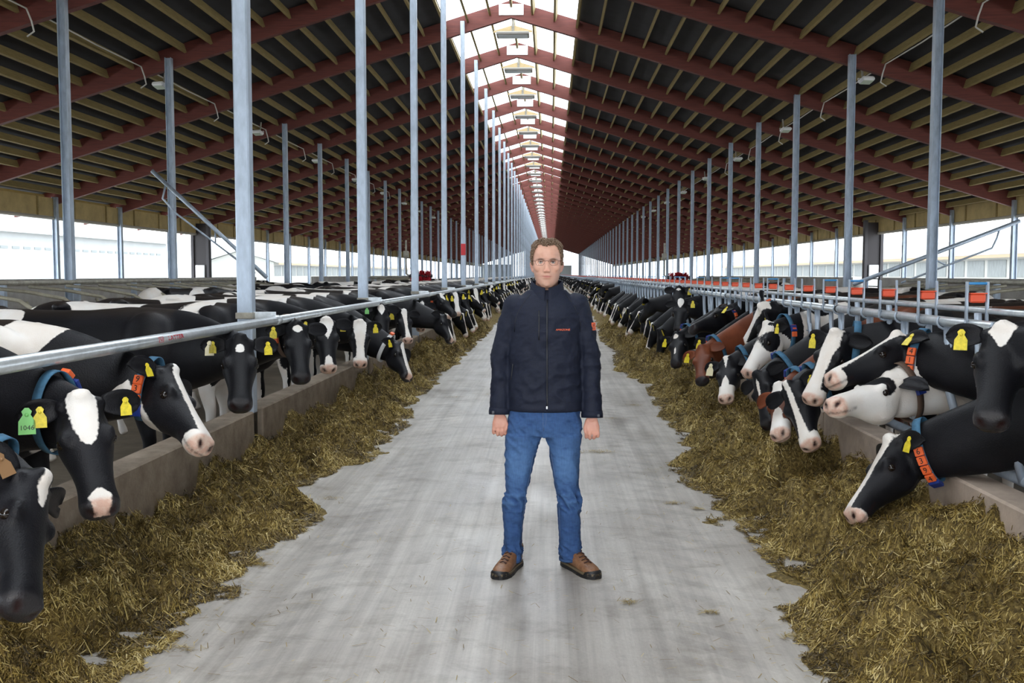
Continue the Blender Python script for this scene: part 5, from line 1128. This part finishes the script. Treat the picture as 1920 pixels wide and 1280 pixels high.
strip([(1018, 772), (1018, 785), (1018.5, 800), (1019, 808)], .0016, 'fly_seam', STI, .001, .001, je)
strip([(1024, 772), (1024.5, 785), (1023, 796), (1019.5, 806)], .0012, 'fly_seam', STI, .001, .001, je)
for T_ in (LJ, RJ):
    mb = MB(); q = list(T_[-1]); R1 = lr(q[0] - 3, q[1] - 1, q[2] + 1, q[3] + .004, q[4] + .004, q[5]); R2 = lr(q[0] + 1, q[1] - 1, q[2] + 1, q[3] + .004, q[4] + .004, q[5]); mb.loft([R1, R2], cap=True); mb.v = [x - ORG_ for x in mb.v]; MB.build(mb, 'hem', mat('denim_dark', (.03, .07, .17), .85, noise=(80, .3)), je, True)
# -- shoes
LEA = mat('brown_leather', (.17, .075, .035), .42, noise=(30, .35), bump=(70, .3), col2=(.30, .15, .075)); SOLE = mat('black_sole', (.012, .012, .013), .5); MID = mat('midsole', (.16, .12, .07), .6); LACE = mat('lace', (.05, .02, .015), .7)
for s, heel, ang in ((-1, mp(970, 1060, YM + .09), .33), (1, mp(1062, 1052, YM + .09), -.55)):
    heel[2] = 0; fd = np.array([-math.sin(ang), -math.cos(ang), 0]); sd = np.array([math.cos(ang), -math.sin(ang), 0])
    sh = empty('shoe', heel - ORG_); sh.parent = man
    def srings(spec, n=20):
        out = []
        for x, w_, zt, zb, sh_ in spec:
            th = np.arange(n) * 2 * math.pi / n; cx, sn = np.cos(th), np.sin(th); zc = zb + (zt - zb) * .30; e = .8
            out.append(fd * x + sd * (sh_ + w_ * np.sign(cx) * np.abs(cx) ** e)[:, None] * 1.0 + Zv * (zc + np.where(sn > 0, (zt - zc), (zc - zb)) * np.sign(sn) * np.abs(sn) ** e)[:, None])
        return out
    def P2(mb, name, m_, sm=True): return MB.build(mb, name, m_, sh, sm)
    mb = MB(); mb.loft(srings([(-.015, .018, .07, .03, 0), (0, .032, .115, .025, 0), (.04, .038, .125, .02, 0), (.09, .038, .125, .02, 0), (.13, .040, .105, .02, .0), (.17, .045, .085, .02, .0), (.215, .050, .068, .02, 0), (.250, .048, .058, .02, 0), (.280, .038, .050, .02, 0), (.298, .020, .042, .025, 0)])); P2(mb, 'upper', LEA)
    out = [(x, w_) for x, w_ in ((-.022, .018), (-.015, .03), (.02, .040), (.08, .040), (.13, .043), (.19, .053), (.24, .055), (.28, .046), (.302, .028), (.310, .012))]
    for nm, m_, z0_, z1_, g in (('sole', SOLE, 0, .018, .002), ('midsole', MID, .017, .030, .0)):
        mb = MB(); O_ = [fd * x + sd * (w_ + g) for x, w_ in out] + [fd * x - sd * (w_ + g) for x, w_ in out[::-1]]; mb.loft([[p + Zv * z0_ for p in O_], [p + Zv * z1_ for p in O_]]); P2(mb, nm, m_, False)
    mb = MB(); mb.loft(srings([(.255, .0535, .040, .012, 0), (.275, .050, .046, .012, 0), (.295, .036, .044, .012, 0), (.310, .016, .034, .014, 0)])); P2(mb, 'toe_cap', SOLE)
    mb = MB()
    for i in range(5):
        x = .115 + i * .024; zt = np.interp(x, [.09, .13, .17, .215, .25], [.125, .105, .085, .068, .058]) + .004
        mb.tube([fd * x - sd * .022 + Zv * (zt - .006), fd * (x + .008) + Zv * (zt + .003), fd * (x + .002) + sd * .022 + Zv * (zt - .006)], .0028, 6); mb.tube([fd * (x + .012) + sd * .020 + Zv * (zt - .008), fd * (x + .006) + Zv * (zt + .004), fd * x - sd * .020 + Zv * (zt - .006)], .0028, 6)
    P2(mb, 'laces', LACE)
    mb = MB(); mb.tube([fd * -.004 + Zv * .10, fd * .06 + Zv * .13, fd * .08 + Zv * .135], .036, 14); P2(mb, 'ankle_collar', LEA)
